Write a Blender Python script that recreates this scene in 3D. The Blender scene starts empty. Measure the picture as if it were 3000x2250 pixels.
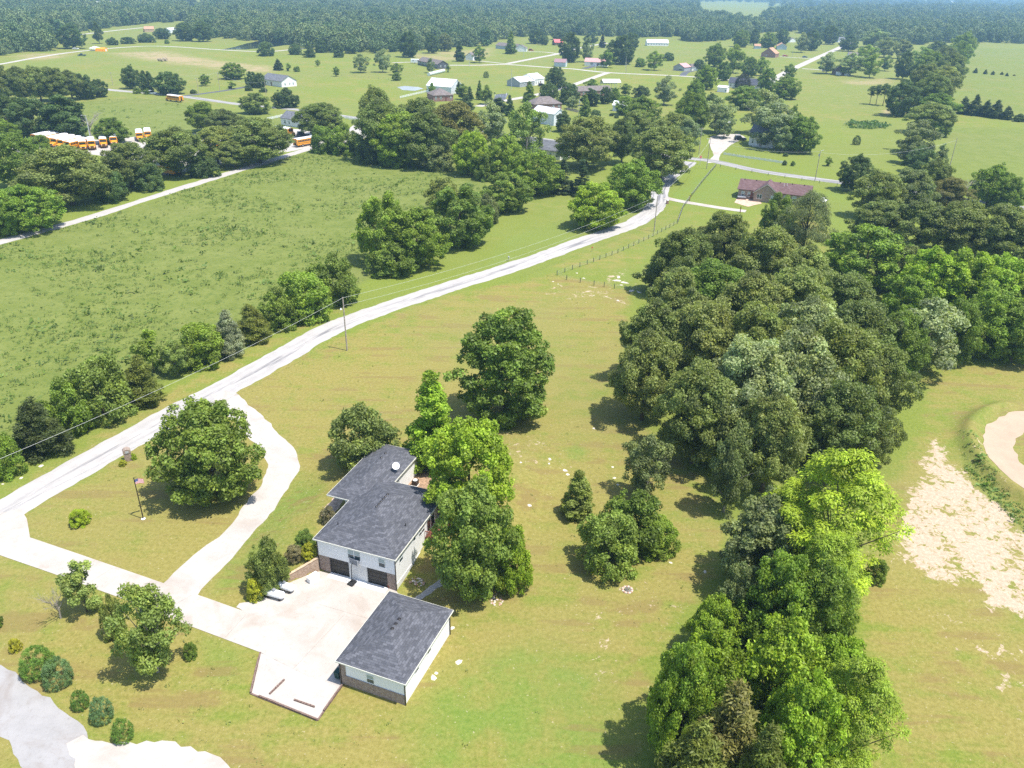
import bpy, bmesh, math, random
import numpy as np
from mathutils import Vector, Matrix
D=bpy.data; SC=bpy.context.scene; COL=SC.collection
R=math.radians
# ---------------------------------------------------------------- camera, sky, sun, exposure
cam=D.cameras.new('camera'); co=D.objects.new('camera',cam); COL.objects.link(co)
cam.lens=27.600; cam.sensor_width=36; cam.clip_start=1; cam.clip_end=60000
co.matrix_world=Matrix.Translation((0,0,70)) @ Matrix.Rotation(R(90-27),4,'X') @ Matrix.Rotation(R(1.25),4,'Z')
SC.camera=co
SUN_EL=R(68); SUN_DIR=(0.915,-0.40)            # towards the sun, seen from above
w=D.worlds.new('World'); SC.world=w; w.use_nodes=True
nt=w.node_tree; bg=nt.nodes['Background']; sky=nt.nodes.new('ShaderNodeTexSky'); sky.sky_type='NISHITA'
sky.sun_disc=False; sky.sun_elevation=SUN_EL; sky.sun_rotation=math.atan2(SUN_DIR[0],SUN_DIR[1])
sky.air_density=1.0; sky.dust_density=1.0
nt.links.new(sky.outputs[0],bg.inputs[0]); bg.inputs[1].default_value=0.15
sl=D.lights.new('sun','SUN'); sl.energy=4.2; sl.angle=R(0.6); sl.color=(1,.95,.87)
so=D.objects.new('sun',sl); COL.objects.link(so); so.location=(60,-30,150)
sv=Vector((SUN_DIR[0]*math.cos(SUN_EL),SUN_DIR[1]*math.cos(SUN_EL),math.sin(SUN_EL)))
so.rotation_euler=sv.to_track_quat('Z','Y').to_euler()
vs=SC.view_settings; SC.display_settings.display_device='sRGB'; vs.view_transform='Standard'; vs.look='None'; vs.gamma=1; vs.exposure=0.85
SC.cycles.max_bounces=6; SC.cycles.diffuse_bounces=3; SC.cycles.transmission_bounces=4; SC.cycles.transparent_max_bounces=8; SC.cycles.volume_bounces=1
SC.cycles.use_denoising=False

def sstep(a,b,t):
    t=np.clip((t-a)/(b-a),0,1); return t*t*(3-2*t)
HO=(-14.15,77.5); HA=math.radians(-19.2)
def house_uv(x,y):
    c,s=math.cos(HA),math.sin(HA); dx=x-HO[0]; dy=y-HO[1]
    return dx*c+dy*s, -dx*s+dy*c
def hgt(x,y):
    """ground height: the bank beside the house and the banked earth of the dirt track"""
    x=np.asarray(x,float); y=np.asarray(y,float)
    u,v=house_uv(x,y)
    # left bank behind the brick retaining wall (wall from (-11.4,.3) to (-15.3,-4.2))
    wx,wy=-3.9,-4.5; L=math.hypot(wx,wy); side=((u+11.4)*wy-(v-.3)*wx)/L   # >0 on the lawn side
    side=np.where(v>.3,np.maximum(side,-(u+11.5)),side)
    left=1.9*sstep(-5.2,.6,v)*sstep(.15,.6,side)*sstep(-27,-15,u)*(1-sstep(30,46,v))*(u<-11.3)
    right=1.7*sstep(1.5,13,v)*(1-sstep(3,14,u))*(1-sstep(30,46,v))*(u>=-11.3)
    r=np.hypot(x-102,y-110)
    berm=1.5*np.exp(-((r-23.4)/1.5)**2)*(1-sstep(92,100,x))*sstep(86,92,y)
    return left+right+berm

# ---------------------------------------------------------------- materials
MATS={}
def nodes(name,rough=.8,spec=.3):
    m=D.materials.new(name); m.use_nodes=True; n=m.node_tree; b=n.nodes['Principled BSDF']
    b.inputs['Roughness'].default_value=rough; b.inputs['Specular IOR Level'].default_value=spec
    MATS[name]=m
    return m,n,b
class N:
    """small helper for building node graphs"""
    def __init__(s,n): s.n=n
    def node(s,t,**k):
        x=s.n.nodes.new(t)
        for a,v in k.items(): setattr(x,a,v)
        return x
    def put(s,sock,v):
        if hasattr(v,'is_output') : s.n.links.new(v,sock)
        elif isinstance(v,(tuple,list)) and len(v)==3 and sock.type=='RGBA': sock.default_value=(*v,1)
        else: sock.default_value=v
    def noise(s,vec,scale,detail=3,rough=.55,dist=0):
        x=s.node('ShaderNodeTexNoise'); s.put(x.inputs['Vector'],vec); x.inputs['Scale'].default_value=scale
        x.inputs['Detail'].default_value=detail; x.inputs['Roughness'].default_value=rough; x.inputs['Distortion'].default_value=dist
        return x.outputs[0]
    def math(s,op,a,b=0,c=0,clamp=False):
        x=s.node('ShaderNodeMath',operation=op,use_clamp=clamp)
        for i,v in enumerate((a,b,c)): s.put(x.inputs[i],v)
        return x.outputs[0]
    def ramp(s,f,lo,hi,a=0.,b=1.):
        x=s.node('ShaderNodeMapRange',interpolation_type='SMOOTHSTEP'); s.put(x.inputs[0],f)
        for i,v in zip((1,2,3,4),(lo,hi,a,b)): x.inputs[i].default_value=v
        return x.outputs[0]
    def mix(s,f,a,b,mode='MIX'):
        x=s.node('ShaderNodeMix',data_type='RGBA',blend_type=mode); s.put(x.inputs[0],f); s.put(x.inputs[6],a); s.put(x.inputs[7],b)
        return x.outputs[2]
    def coord(s,what='Object'): return s.node('ShaderNodeTexCoord').outputs[what]
    def mapping(s,vec,rot=0,scale=(1,1,1)):
        x=s.node('ShaderNodeMapping'); s.put(x.inputs[0],vec); x.inputs['Rotation'].default_value=(0,0,rot); x.inputs['Scale'].default_value=scale
        return x.outputs[0]
    def attr(s,name,out='Fac'): return s.node('ShaderNodeAttribute',attribute_name=name).outputs[out]
    def bump(s,h,strength,dist=.1):
        x=s.node('ShaderNodeBump'); x.inputs['Strength'].default_value=strength; x.inputs['Distance'].default_value=dist; s.put(x.inputs['Height'],h)
        return x.outputs[0]
    def sep(s,c):
        x=s.node('ShaderNodeSeparateColor'); s.put(x.inputs[0],c); return x.outputs
def plain(name,col,rough=.7,spec=.3,var=.15,scale=2.,metal=0):
    m,n,b=nodes(name,rough,spec); g=N(n)
    f=g.noise(g.coord(),scale,4)
    c=g.mix(g.ramp(f,.3,.7),tuple(v*(1-var) for v in col),tuple(min(1,v*(1+var)) for v in col))
    n.links.new(c,b.inputs['Base Color']); b.inputs['Metallic'].default_value=metal
    return m
def shingles(name,col,light,sx=1.0):
    m,n,b=nodes(name,.9,.2); g=N(n); v=g.coord('UV')
    x=g.node('ShaderNodeTexBrick'); n.links.new(v,x.inputs['Vector'])
    x.inputs['Color1'].default_value=(*col,1); x.inputs['Color2'].default_value=(*light,1); x.inputs['Mortar'].default_value=(*[c*.7 for c in col],1)
    x.inputs['Scale'].default_value=1; x.inputs['Mortar Size'].default_value=.016; x.inputs['Bias'].default_value=-.25
    x.inputs['Brick Width'].default_value=.55*sx; x.inputs['Row Height'].default_value=.27*sx
    f=g.noise(v,4.5,4,.6); c=g.mix(g.ramp(f,.42,.80,0,.4),x.outputs[0],tuple(light),'MIX')
    f2=g.noise(v,.35,3); c=g.mix(g.ramp(f2,.3,.75,0,.22),c,tuple(k*.6 for k in col))
    n.links.new(c,b.inputs['Base Color']); n.links.new(g.bump(x.outputs[1],.15,-.01),b.inputs['Normal'])
    return m
def brickmat(name,c1,c2,mort):
    m,n,b=nodes(name,.9,.2); g=N(n); v=g.coord('UV')
    x=g.node('ShaderNodeTexBrick'); n.links.new(v,x.inputs['Vector'])
    x.inputs['Color1'].default_value=(*c1,1); x.inputs['Color2'].default_value=(*c2,1); x.inputs['Mortar'].default_value=(*mort,1)
    x.inputs['Scale'].default_value=1; x.inputs['Mortar Size'].default_value=.012; x.inputs['Brick Width'].default_value=.23; x.inputs['Row Height'].default_value=.08
    f=g.noise(v,3,4); c=g.mix(g.ramp(f,.35,.7,0,.5),x.outputs[0],tuple(k*.55 for k in c1))
    n.links.new(c,b.inputs['Base Color']); n.links.new(g.bump(x.outputs[1],.6,-.01),b.inputs['Normal'])
    return m
def siding(name,col,row=.11):
    m,n,b=nodes(name,.6,.35); g=N(n); v=g.coord('UV')
    s=g.node('ShaderNodeSeparateXYZ'); n.links.new(v,s.inputs[0])
    t=g.math('FRACT',g.math('DIVIDE',s.outputs[1],row)); 
    f=g.noise(v,1.2,4); c=g.mix(g.ramp(f,.3,.75,0,.5),tuple(col),tuple(k*.88 for k in col))
    n.links.new(c,b.inputs['Base Color']); n.links.new(g.bump(t,.06,.01),b.inputs['Normal'])
    return m
def ribbed(name,col,step=.3,rough=.45):
    m,n,b=nodes(name,rough,.5); g=N(n); v=g.coord('UV')
    s=g.node('ShaderNodeSeparateXYZ'); n.links.new(v,s.inputs[0])
    t=g.math('PINGPONG',s.outputs[0],step/2); f=g.noise(v,.8,4)
    c=g.mix(g.ramp(f,.3,.75,0,.6),tuple(col),tuple(k*.82 for k in col))
    n.links.new(c,b.inputs['Base Color']); n.links.new(g.bump(g.ramp(t,0,.05),.6,.03),b.inputs['Normal'])
    return m
white_siding=siding('white siding',(.80,.80,.79)); shingle=shingles('charcoal shingles',(.068,.071,.083),(.150,.154,.175))
brick=brickmat('brown brick',(.26,.17,.13),(.36,.27,.21),(.40,.36,.32)); brick_red=brickmat('red brick',(.24,.10,.07),(.32,.15,.11),(.35,.3,.27)); brick_tan=brickmat('tan wall brick',(.42,.27,.17),(.5,.36,.25),(.42,.36,.3))
trim=plain('white trim',(.78,.78,.76),.5,.4,.05); gutter=plain('cream fascia',(.68,.67,.58),.5,.4,.05); dark_metal=plain('dark brown metal',(.025,.02,.018),.4,.5,.2)
door_black=ribbed('black panel door',(.012,.011,.012),.53,.5); wood=plain('weathered timber',(.17,.115,.095),.9,.2,.45,6); deckwood=plain('red stained wood',(.17,.06,.035),.8,.3,.3,6)
def glassmat(name,col):
    m,n,b=nodes(name,.08,.6); b.inputs['Base Color'].default_value=(*col,1); return m
glass=glassmat('window glass',(.05,.075,.085)); glass_light=glassmat('window glass upper',(.30,.38,.38)); glass_dark=glassmat('vehicle glass',(.015,.018,.022))
concrete_wall=plain('painted block wall',(.66,.65,.62),.8,.2,.08,1.5)
white_paint=plain('white enamel',(.78,.79,.8),.35,.5,.06,1.5); black=plain('black rubber',(.018,.018,.018),.8,.3,.3); steel=plain('grey steel',(.42,.43,.45),.45,.5,.15); pole_wood=plain('grey pole wood',(.36,.31,.26),.9,.2,.3,4)
bus_yellow=plain('school bus yellow',(.72,.30,.018),.35,.5,.08); red_paint=plain('red paint',(.55,.035,.03),.4,.5,.1); green_bin=plain('dark green plastic',(.008,.045,.035),.5,.4,.2); orange_tarp=plain('orange tarp',(.85,.32,.02),.7,.3,.12)
bark=plain('bark',(.11,.085,.062),.95,.1,.4,5); bark_pale=plain('pale bark',(.30,.27,.235),.95,.1,.3,5)
wire_m=plain('aluminium wire',(.55,.56,.52),.4,.5,.05); grey_paint=plain('grey paint',(.22,.23,.25),.6,.3,.1); blue_car=plain('blue car paint',(.03,.06,.14),.25,.6,.1); red_car=plain('red car paint',(.4,.02,.03),.25,.6,.1); black_car=plain('black car paint',(.012,.014,.018),.25,.6,.1); green_car=plain('green truck paint',(.02,.06,.05),.4,.5,.1)
stone=plain('pale limestone',(.55,.50,.43),.95,.2,.3,3); stone_red=plain('reddish field stone',(.42,.27,.2),.95,.2,.4,3); ash=plain('ash',(.12,.11,.10),.95,.1,.4,4)

# foliage: one shader, tint per tree from the object colour, per leaf from a face attribute
def leafmat():
    m,n,b=nodes('leaves',.55,.34); g=N(n)
    oi=g.node('ShaderNodeObjectInfo'); t=g.attr('tint'); hue=g.attr('hue')
    c=g.mix(g.math('MULTIPLY',hue,1.0),oi.outputs['Color'],(1.30,1.12,.70),'MULTIPLY')
    v=g.node('ShaderNodeCombineColor'); 
    for i in range(3): n.links.new(t,v.inputs[i])
    c=g.mix(1.0,c,v.outputs[0],'MULTIPLY')
    n.links.new(c,b.inputs['Base Color'])
    tr=g.node('ShaderNodeBsdfTranslucent'); c2=g.mix(1.0,c,(1.25,1.3,.55),'MULTIPLY'); n.links.new(c2,tr.inputs[0])
    mx=g.node('ShaderNodeMixShader'); mx.inputs[0].default_value=.38
    n.links.new(b.outputs[0],mx.inputs[1]); n.links.new(tr.outputs[0],mx.inputs[2])
    n.links.new(mx.outputs[0],n.nodes['Material Output'].inputs[0])
    return m
leaf=leafmat()
TINT=dict(mid=(.160,.236,.036),mid2=(.168,.242,.042),lush=(.192,.288,.034),bright=(.240,.350,.030),lime=(.300,.405,.026),olive=(.218,.268,.070),dkol=(.165,.214,.054),
 pale=(.285,.335,.145),dkgr=(.096,.150,.044),silver=(0.240,0.306,0.139),grey=(0.174,0.217,0.080),yel=(0.392,0.408,0.041),yel2=(.215,.300,.070),cedar=(.085,.112,.030),cedary=(0.153,0.187,0.033),
 silvc=(0.232,0.279,0.160),dksp=(0.061,0.101,0.037),bron=(.180,.175,.048),magn=(.205,.255,.050),pink=(.26,.24,.13),glob=(.170,.285,.052),glob2=(.115,.215,.040),globb=(.170,.280,.115),purp=(0.058,0.063,0.045),bark=(1,1,1))

def ground_mat():
    m,n,b=nodes('grassland',.95,.12); g=N(n); p=g.coord('Object')
    z=g.node('ShaderNodeAttribute',attribute_name='zone'); dry,pas,bare=g.sep(z.outputs['Color'])[:3]
    z2=g.node('ShaderNodeAttribute',attribute_name='zone2'); lush,tan,shadew=g.sep(z2.outputs['Color'])[:3]
    big=g.noise(p,.028,4,.6); mid=g.noise(p,.16,4,.6); fine=g.noise(p,1.9,6,.72); tiny=g.noise(p,9.,3,.75)
    st=g.noise(g.mapping(p,R(-33),(.05,.55,1)),1.,4,.6); st2=g.noise(g.mapping(p,R(-60),(.04,.35,1)),1.,3,.6)
    # mown grass, green to straw
    green=g.mix(g.ramp(fine,.3,.7),(.122,.168,.022),(.200,.236,.042))
    straw=g.mix(g.ramp(fine,.3,.7),(.205,.172,.044),(.292,.246,.078))
    m2=g.noise(p,.32,3,.6,.4); d=g.math('ADD',g.math('MULTIPLY',big,.62),g.math('ADD',g.math('MULTIPLY',st,.50),g.math('ADD',g.math('MULTIPLY',mid,.40),g.math('MULTIPLY',m2,.34)))); d=g.math('SUBTRACT',d,.27)
    d=g.math('ADD',d,g.math('MULTIPLY_ADD',dry,.36,-.30)); d=g.math('ADD',d,g.math('MULTIPLY',fine,.22))
    c=g.mix(g.ramp(d,.55,.88,0,.95),green,straw)
    c=g.mix(g.math('MULTIPLY',lush,g.ramp(mid,.28,.62)),c,g.mix(g.ramp(fine,.3,.7),(.112,.180,.024),(.185,.235,.048)))
    red=g.ramp(g.math('MULTIPLY',g.math('MULTIPLY',dry,g.ramp(st2,.44,.66)),g.ramp(mid,.36,.60)),.2,.9,0,.62); c=g.mix(red,c,(.205,.140,.056))
    vast=g.noise(p,.0055,4,.65); c=g.mix(g.ramp(vast,.38,.62,0,.5),c,g.mix(g.ramp(mid,.3,.7),(.150,.178,.046),(.205,.208,.070)))
    # rough pasture: dark weed tussocks in yellow green grass
    pg=g.mix(g.ramp(mid,.3,.7),(.128,.160,.032),(.172,.198,.050)); pg=g.mix(g.ramp(g.noise(p,1.0,5,.7,.3),.50,.70,0,.9),pg,(.078,.122,.024)); pg=g.mix(g.ramp(g.noise(p,.55,3,.7),.54,.68,0,.6),pg,(.080,.124,.026)); pg=g.mix(g.ramp(big,.45,.75,0,.35),pg,(.190,.196,.066))
    c=g.mix(pas,c,pg)
    # hay coloured field
    c=g.mix(g.math('MULTIPLY',tan,g.ramp(g.math('ADD',g.math('MULTIPLY',mid,.5),g.math('MULTIPLY',big,.5)),.33,.55)),c,g.mix(fine,(.30,.23,.12),(.36,.29,.16)))
    # bare sandy earth showing through
    bn=g.math('ADD',g.math('MULTIPLY',bare,.74),g.math('MULTIPLY_ADD',g.math('ADD',g.math('MULTIPLY',g.noise(p,.9,5,.72,.8),.6),g.math('MULTIPLY',g.noise(p,.22,3,.6,.5),.4)),3.6,-1.86)); bm=g.ramp(bn,.42,.62)
    sand=g.mix(g.ramp(fine,.25,.75),(.36,.265,.18),(.54,.435,.33)); c=g.mix(g.math('MULTIPLY',bm,g.ramp(bare,.02,.2)),c,sand)
    # straw litter and small stones
    lit=g.math('MULTIPLY',g.ramp(g.noise(p,2.6,2,.5),.68,.72),g.math('MULTIPLY',g.math('SUBTRACT',1,pas),.5)); c=g.mix(g.math('MULTIPLY',lit,g.ramp(dry,.1,.6)),c,(.46,.39,.27))
    c=g.mix(g.ramp(tiny,.45,.75,0,.42),c,(.078,.094,.026))
    n.links.new(c,b.inputs['Base Color'])
    h=g.math('ADD',g.math('MULTIPLY',fine,.6),g.math('MULTIPLY',tiny,.3)); n.links.new(g.bump(h,.55,.35),b.inputs['Normal'])
    return m
grass_m=ground_mat()
def roadmat(name,base,dark,streak=0.,speck=.3,stain=0.):
    m,n,b=nodes(name,.92,.2); g=N(n); p=g.coord('Object'); uv=g.coord('UV'); s=g.node('ShaderNodeSeparateXYZ'); n.links.new(uv,s.inputs[0])
    f=g.noise(p,.35,5,.65); f2=g.noise(p,4.,4,.7); c=g.mix(g.ramp(f,.35,.7,0,.55),base,tuple(v*.80 for v in base)); c=g.mix(g.ramp(f2,.5,.75,0,speck),c,tuple(v*.55 for v in base))
    if streak:
        al=g.noise(g.mapping(uv,0,(2.4,.05,1)),1.,4,.65); loc=g.noise(g.mapping(uv,0,(.2,.02,1)),1.,2)
        trk=g.math('POWER',2.718,g.math('MULTIPLY',g.math('POWER',g.math('MULTIPLY',g.math('ADD',s.outputs[0],.10),3.0),2),-1))
        k=g.math('MULTIPLY',g.ramp(al,.46,.60),g.ramp(loc,.30,.55)); k=g.math('MULTIPLY',k,g.math('ADD',g.math('MULTIPLY',trk,.75),.12))
        thin=g.ramp(g.math('ABSOLUTE',g.math('ADD',s.outputs[0],g.math('MULTIPLY_ADD',g.noise(g.mapping(uv,0,(0,.03,1)),1.,2),.5,-.2))),.0,.035,1,0)
        k=g.math('MAXIMUM',g.math('MULTIPLY',k,streak),g.math('MULTIPLY',g.math('MULTIPLY',thin,g.ramp(g.noise(g.mapping(uv,0,(0,.09,1)),1.,3),.45,.6)),streak*.8))
        far=g.ramp(s.outputs[1],238,262); k=g.math('MAXIMUM',k,g.math('MULTIPLY',g.math('MULTIPLY',far,g.ramp(g.noise(g.mapping(uv,0,(3.2,.03,1)),1.,3),.47,.6)),.85))
        c=g.mix(k,c,dark)
    if stain: c=g.mix(g.ramp(g.noise(p,.16,4,.6,.8),.46,.70,0,stain),c,tuple(v*k for v,k in zip(base,(.72,.64,.58)))); c=g.mix(g.ramp(g.noise(p,1.4,4,.7),.56,.74,0,stain*.7),c,tuple(v*k for v,k in zip(base,(.74,.68,.62))))
    n.links.new(c,b.inputs['Base Color']); n.links.new(g.bump(f2,.3,.05),b.inputs['Normal'])
    return m
road_m=roadmat('chip seal road',(.40,.38,.36),(.12,.12,.13),.9,.25); paved_m=roadmat('worn asphalt road',(.34,.325,.31),(.15,.15,.15),.25,.2); gravel_m=roadmat('white gravel',(.43,.40,.365),(.3,.3,.3),0,.3,.5); dark_asph=roadmat('dark asphalt',(.10,.105,.115),(.05,.05,.05),0,.2); concr_m=roadmat('driveway concrete',(.42,.385,.345),(.3,.3,.3),0,.08,.6); lane_m=roadmat('gravel lane',(.40,.375,.35),(.2,.2,.15),0,.35); old_asph=roadmat('weathered lane asphalt',(.32,.31,.305),(.2,.2,.2),0,.3,.9); sand_m=roadmat('packed sand track',(.40,.31,.225),(.3,.2,.15),0,.2)
# ---------------------------------------------------------------- mesh helpers
class MB:
    def __init__(s): s.v=[]; s.f=[]
    def add(s,vs,fs):
        o=len(s.v); s.v+=[tuple(p) for p in vs]; s.f+=[tuple(o+i for i in f) for f in fs]; return s
    def box(s,x0,x1,y0,y1,z0,z1):
        return s.add([(x0,y0,z0),(x1,y0,z0),(x1,y1,z0),(x0,y1,z0),(x0,y0,z1),(x1,y0,z1),(x1,y1,z1),(x0,y1,z1)],
          [(3,2,1,0),(4,5,6,7),(0,1,5,4),(1,2,6,5),(2,3,7,6),(3,0,4,7)])
    def bevbox(s,x0,x1,y0,y1,z0,z1,r):
        """box with its vertical and top edges chamfered"""
        ring=lambda i,z:[(x0+r+i,y0+i,z),(x1-r-i,y0+i,z),(x1-i,y0+r+i,z),(x1-i,y1-r-i,z),(x1-r-i,y1-i,z),(x0+r+i,y1-i,z),(x0+i,y1-r-i,z),(x0+i,y0+r+i,z)]
        return s.loft([ring(0,z0),ring(0,z1-r),ring(r*.8,z1)])
    def loft(s,rings,cap=True):
        n=len(rings[0]); o=len(s.v)
        for r in rings: s.v+=[tuple(p) for p in r]
        for k in range(len(rings)-1):
            for i in range(n):
                j=(i+1)%n; s.f.append((o+k*n+i,o+k*n+j,o+(k+1)*n+j,o+(k+1)*n+i))
        if cap: s.f.append(tuple(o+i for i in reversed(range(n)))); s.f.append(tuple(o+(len(rings)-1)*n+i for i in range(n)))
        return s
    def tube(s,pts,rad,n=8,cap=True):
        pts=[Vector(p) for p in pts]; rad=rad if isinstance(rad,(list,tuple)) else [rad]*len(pts); rings=[]
        for i,p in enumerate(pts):
            d=(pts[min(i+1,len(pts)-1)]-pts[max(i-1,0)]).normalized(); a=d.orthogonal().normalized() if abs(d.z)<.9 else Vector((1,0,0)); a=(a-d*a.dot(d)).normalized(); b=d.cross(a)
            rings.append([p+(a*math.cos(2*math.pi*k/n)+b*math.sin(2*math.pi*k/n))*rad[i] for k in range(n)])
        return s.loft(rings,cap)
    def lathe(s,prof,n=12,c=(0,0)):
        return s.loft([[(c[0]+r*math.cos(2*math.pi*k/n),c[1]+r*math.sin(2*math.pi*k/n),z) for k in range(n)] for r,z in prof])
def uv_box(me):
    """metre-scaled UVs: across the face / up the face"""
    uv=me.uv_layers.new(name='UVMap'); 
    for p in me.polygons:
        nrm=p.normal
        if abs(nrm.z)>.98: a=Vector((1,0,0)); b=Vector((0,1,0))
        else:
            a=Vector((-nrm.y,nrm.x,0)).normalized(); b=nrm.cross(a)
        for li in p.loop_indices:
            v=me.vertices[me.loops[li].vertex_index].co; uv.data[li].uv=(v.dot(a),v.dot(b))
def build(mb,name,mat,parent=None,loc=None,rz=0,uv=True,smooth=False):
    me=D.meshes.new(name); me.from_pydata(mb.v,[],mb.f); me.update()
    if uv: uv_box(me)
    if smooth: me.polygons.foreach_set('use_smooth',[True]*len(me.polygons))
    me.materials.append(mat); o=D.objects.new(name,me); COL.objects.link(o)
    if parent: o.parent=parent
    if loc is not None: o.location=loc
    o.rotation_euler[2]=rz
    return o
def tag(o,label,cat,group=None):
    o['label']=label; o['category']=cat
    if group: o['group']=group
    return o
def thing(name,label,cat,loc=(0,0,0),rz=0,group=None):
    o=D.objects.new(name,None); COL.objects.link(o); o.empty_display_size=.3; o.location=loc; o.rotation_euler[2]=rz
    return tag(o,label,cat,group)
def copy_tree(o,parent=None):
    c=o.copy(); COL.objects.link(c); c.parent=parent
    for ch in list(o.children): copy_tree(ch,c)
    return c
def structure(o): o['kind']='structure'; return o
def stuff(o,label=None,cat=None):
    o['kind']='stuff'
    if label: o['label']=label; o['category']=cat
    return o
def zg(x,y): return float(hgt(x,y))
# ---------------------------------------------------------------- ground
def spaced(stops):
    out=[]
    for a,b,st in stops:
        n=max(1,int(round((b-a)/st))); out+=list(np.linspace(a,b,n,endpoint=False))
    out.append(stops[-1][1]); return np.array(out)
xs=spaced([(-30000,-8000,4000),(-8000,-3000,500),(-3000,-1000,60),(-1000,-300,14),(-300,-110,3),(-110,120,.8),(120,300,3),(300,1000,14),(1000,3000,60),(3000,8000,500),(8000,30000,4000)])
ys=spaced([(-2000,-100,400),(-100,30,10),(30,170,.8),(170,320,1.8),(320,700,6),(700,1500,14),(1500,4000,60),(4000,10000,500),(10000,40000,5000)])
X,Y=np.meshgrid(xs,ys); X=X.ravel(); Y=Y.ravel(); Z=hgt(X,Y)
def pdist(X,Y,poly):
    """signed distance to a polygon, positive inside"""
    n=len(poly); ins=np.zeros(X.shape,bool); d=np.full(X.shape,1e9)
    for i in range(n):
        x0,y0=poly[i]; x1,y1=poly[(i+1)%n]; ex,ey=x1-x0,y1-y0; L=ex*ex+ey*ey+1e-9
        t=np.clip(((X-x0)*ex+(Y-y0)*ey)/L,0,1); d=np.minimum(d,np.hypot(X-x0-t*ex,Y-y0-t*ey))
        c=((y0>Y)!=(y1>Y))&(X<(ex)*(Y-y0)/(ey+1e-12)+x0); ins^=c
    return np.where(ins,d,-d)
def zone(poly,soft): return sstep(-soft,soft,pdist(X,Y,poly))
PAST=[(-155.91,193.44),(-148.94,219.19),(-137.64,241.07),(-126.91,273.52),(-113.32,314.6),(-95.41,364.99),(-84.92,377.95),(-61.89,350.03),(-26.19,332.54),(-12.87,320.87),(-9.86,277.02),(-21.88,234.24),(-35.07,204.31),(-45.38,179.22),(-55.41,156.91),(-64.99,142.63),(-72.19,119.97),(-79.49,107.32),(-86.32,92.28)]
PAST2=[(-273.78,504.8),(-261.38,522.9),(-228.2,531.8),(-180.14,482.6),(-127.09,463.8),(-92.58,427.3),(-92.84,411.6),(-130.16,433.4),(-149.29,404.4),(-176.23,391.29),(-198.4,385.73),(-214.27,391.27)]
LAWN=[(-52.88,45.99),(-80.77,87.7),(-71.26,92.83),(-59.4,118.12),(-46.06,146.85),(-38.08,159.74),(-18.37,184.4),(10.5,204.51),(30.38,192.37),(23.67,150.43),(24.56,121.77),(32.09,105.74),(31.77,88.55),(18.93,69.04),(12.17,47.48)]
dry=np.maximum(zone(LAWN,2.5),.55*zone([(46.96,239.43),(34.92,206.13),(8.81,210.21),(22.8,230.48),(38.77,250.3),(55.31,282.7),(80.61,266.23),(125.61,310.22),(91.03,222.04),(76.89,214.84)],4))
dry=np.maximum(dry,1.0*zone([(55.06,97.43),(74.34,123.93),(85.56,148.57),(117.12,153.51),(108.35,119.43),(57.33,45.22),(28.91,44.59),(41.88,64.55),(43.67,75.46)],3))
dry=np.maximum(dry,.6*zone([(-79.05,92.55),(-70.53,116.46),(-54.88,155.1),(-41.86,178.28),(-38.16,176.24),(-54.98,141.55),(-67.92,110.97),(-76.09,87.86)],1.5))
dry=np.maximum(dry,.45*sstep(420,520,Y))
pas=np.maximum(zone(PAST,1.5),.8*zone(PAST2,2)); pas=np.maximum(pas,.55*zone([(189.72,377.46),(226.18,426.1),(252.85,485.2),(317.18,481.4),(197.44,285.15),(184.94,293.99)],4)); pas=np.maximum(pas,.5*zone([(644.1,1245.1),(788.6,1254.1),(363.27,557),(328.2,551.7),(315.91,600.6),(463.5,892.3)],5))
lush=np.maximum.reduce([zone([(-7.12,47.04),(-10.84,58.06),(-5.93,65.21),(3.12,69.66),(10.92,65.68),(13.36,56.98),(13.78,47.52)],3),.9*zone([(-0.71,209.56),(-10.04,206),(-3.08,235.65),(17.17,261.02),(19.11,237.33)],2),zone([(57.96,298.43),(83.24,343.82),(99.54,338.65),(96.72,307.54),(59.42,278.2)],3),.8*zone([(29.49,192.31),(38.12,215.24),(27.68,208.54)],1.5),.9*zone([(118.69,309.57),(129.78,310.6),(115.83,260.49),(101.73,243.56),(104.67,268.2)],4),.8*zone([(77.01,119.24),(81.17,122.19),(78.13,112.81),(76.72,96.51),(76.48,90.08),(73.9,99.87),(75.47,112.53)],1.2),1.0*zone([(8.99,112.89),(11.37,115.93),(13.01,112.68),(11.57,110.17),(9.6,110.28)],.6),.85*zone([(-37.47,76.63),(-39.07,83.2),(-34.05,105.11),(-28.42,102.17),(-27.87,87.16),(-32.36,79.26)],2),.7*zone([(-38.07,70.66),(-28.78,67.13),(-27.82,60.75),(-33.66,62.95)],1.5),.6*zone([(-261.69,477.1),(-216.74,514),(-174.08,476.6),(-154.12,398.86),(-192.96,384.55),(-214.27,391.27)],6)])
tan=np.maximum.reduce([zone([(-411,855.1),(-372.79,888.7),(-324.43,836),(-281.29,789.1),(-222.66,751.5),(-206.07,703.4),(-236.29,708.3),(-292.79,751.5),(-339.04,781.9)],8),.8*zone([(-481.1,814.5),(-456.1,842.5),(-425.4,789.7),(-445.3,762.4)],6),.6*zone([(-118.01,913.4),(-33.97,1040.5),(-29.79,914.4),(-92.65,817.1)],10),.7*zone([(285.02,738.5),(337.92,771.9),(310.85,706.9),(277.72,710.6)],5),.9*zone([(241.51,551.2),(264.07,561.2),(257.51,541.2),(234.5,528.7)],2)])
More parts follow.
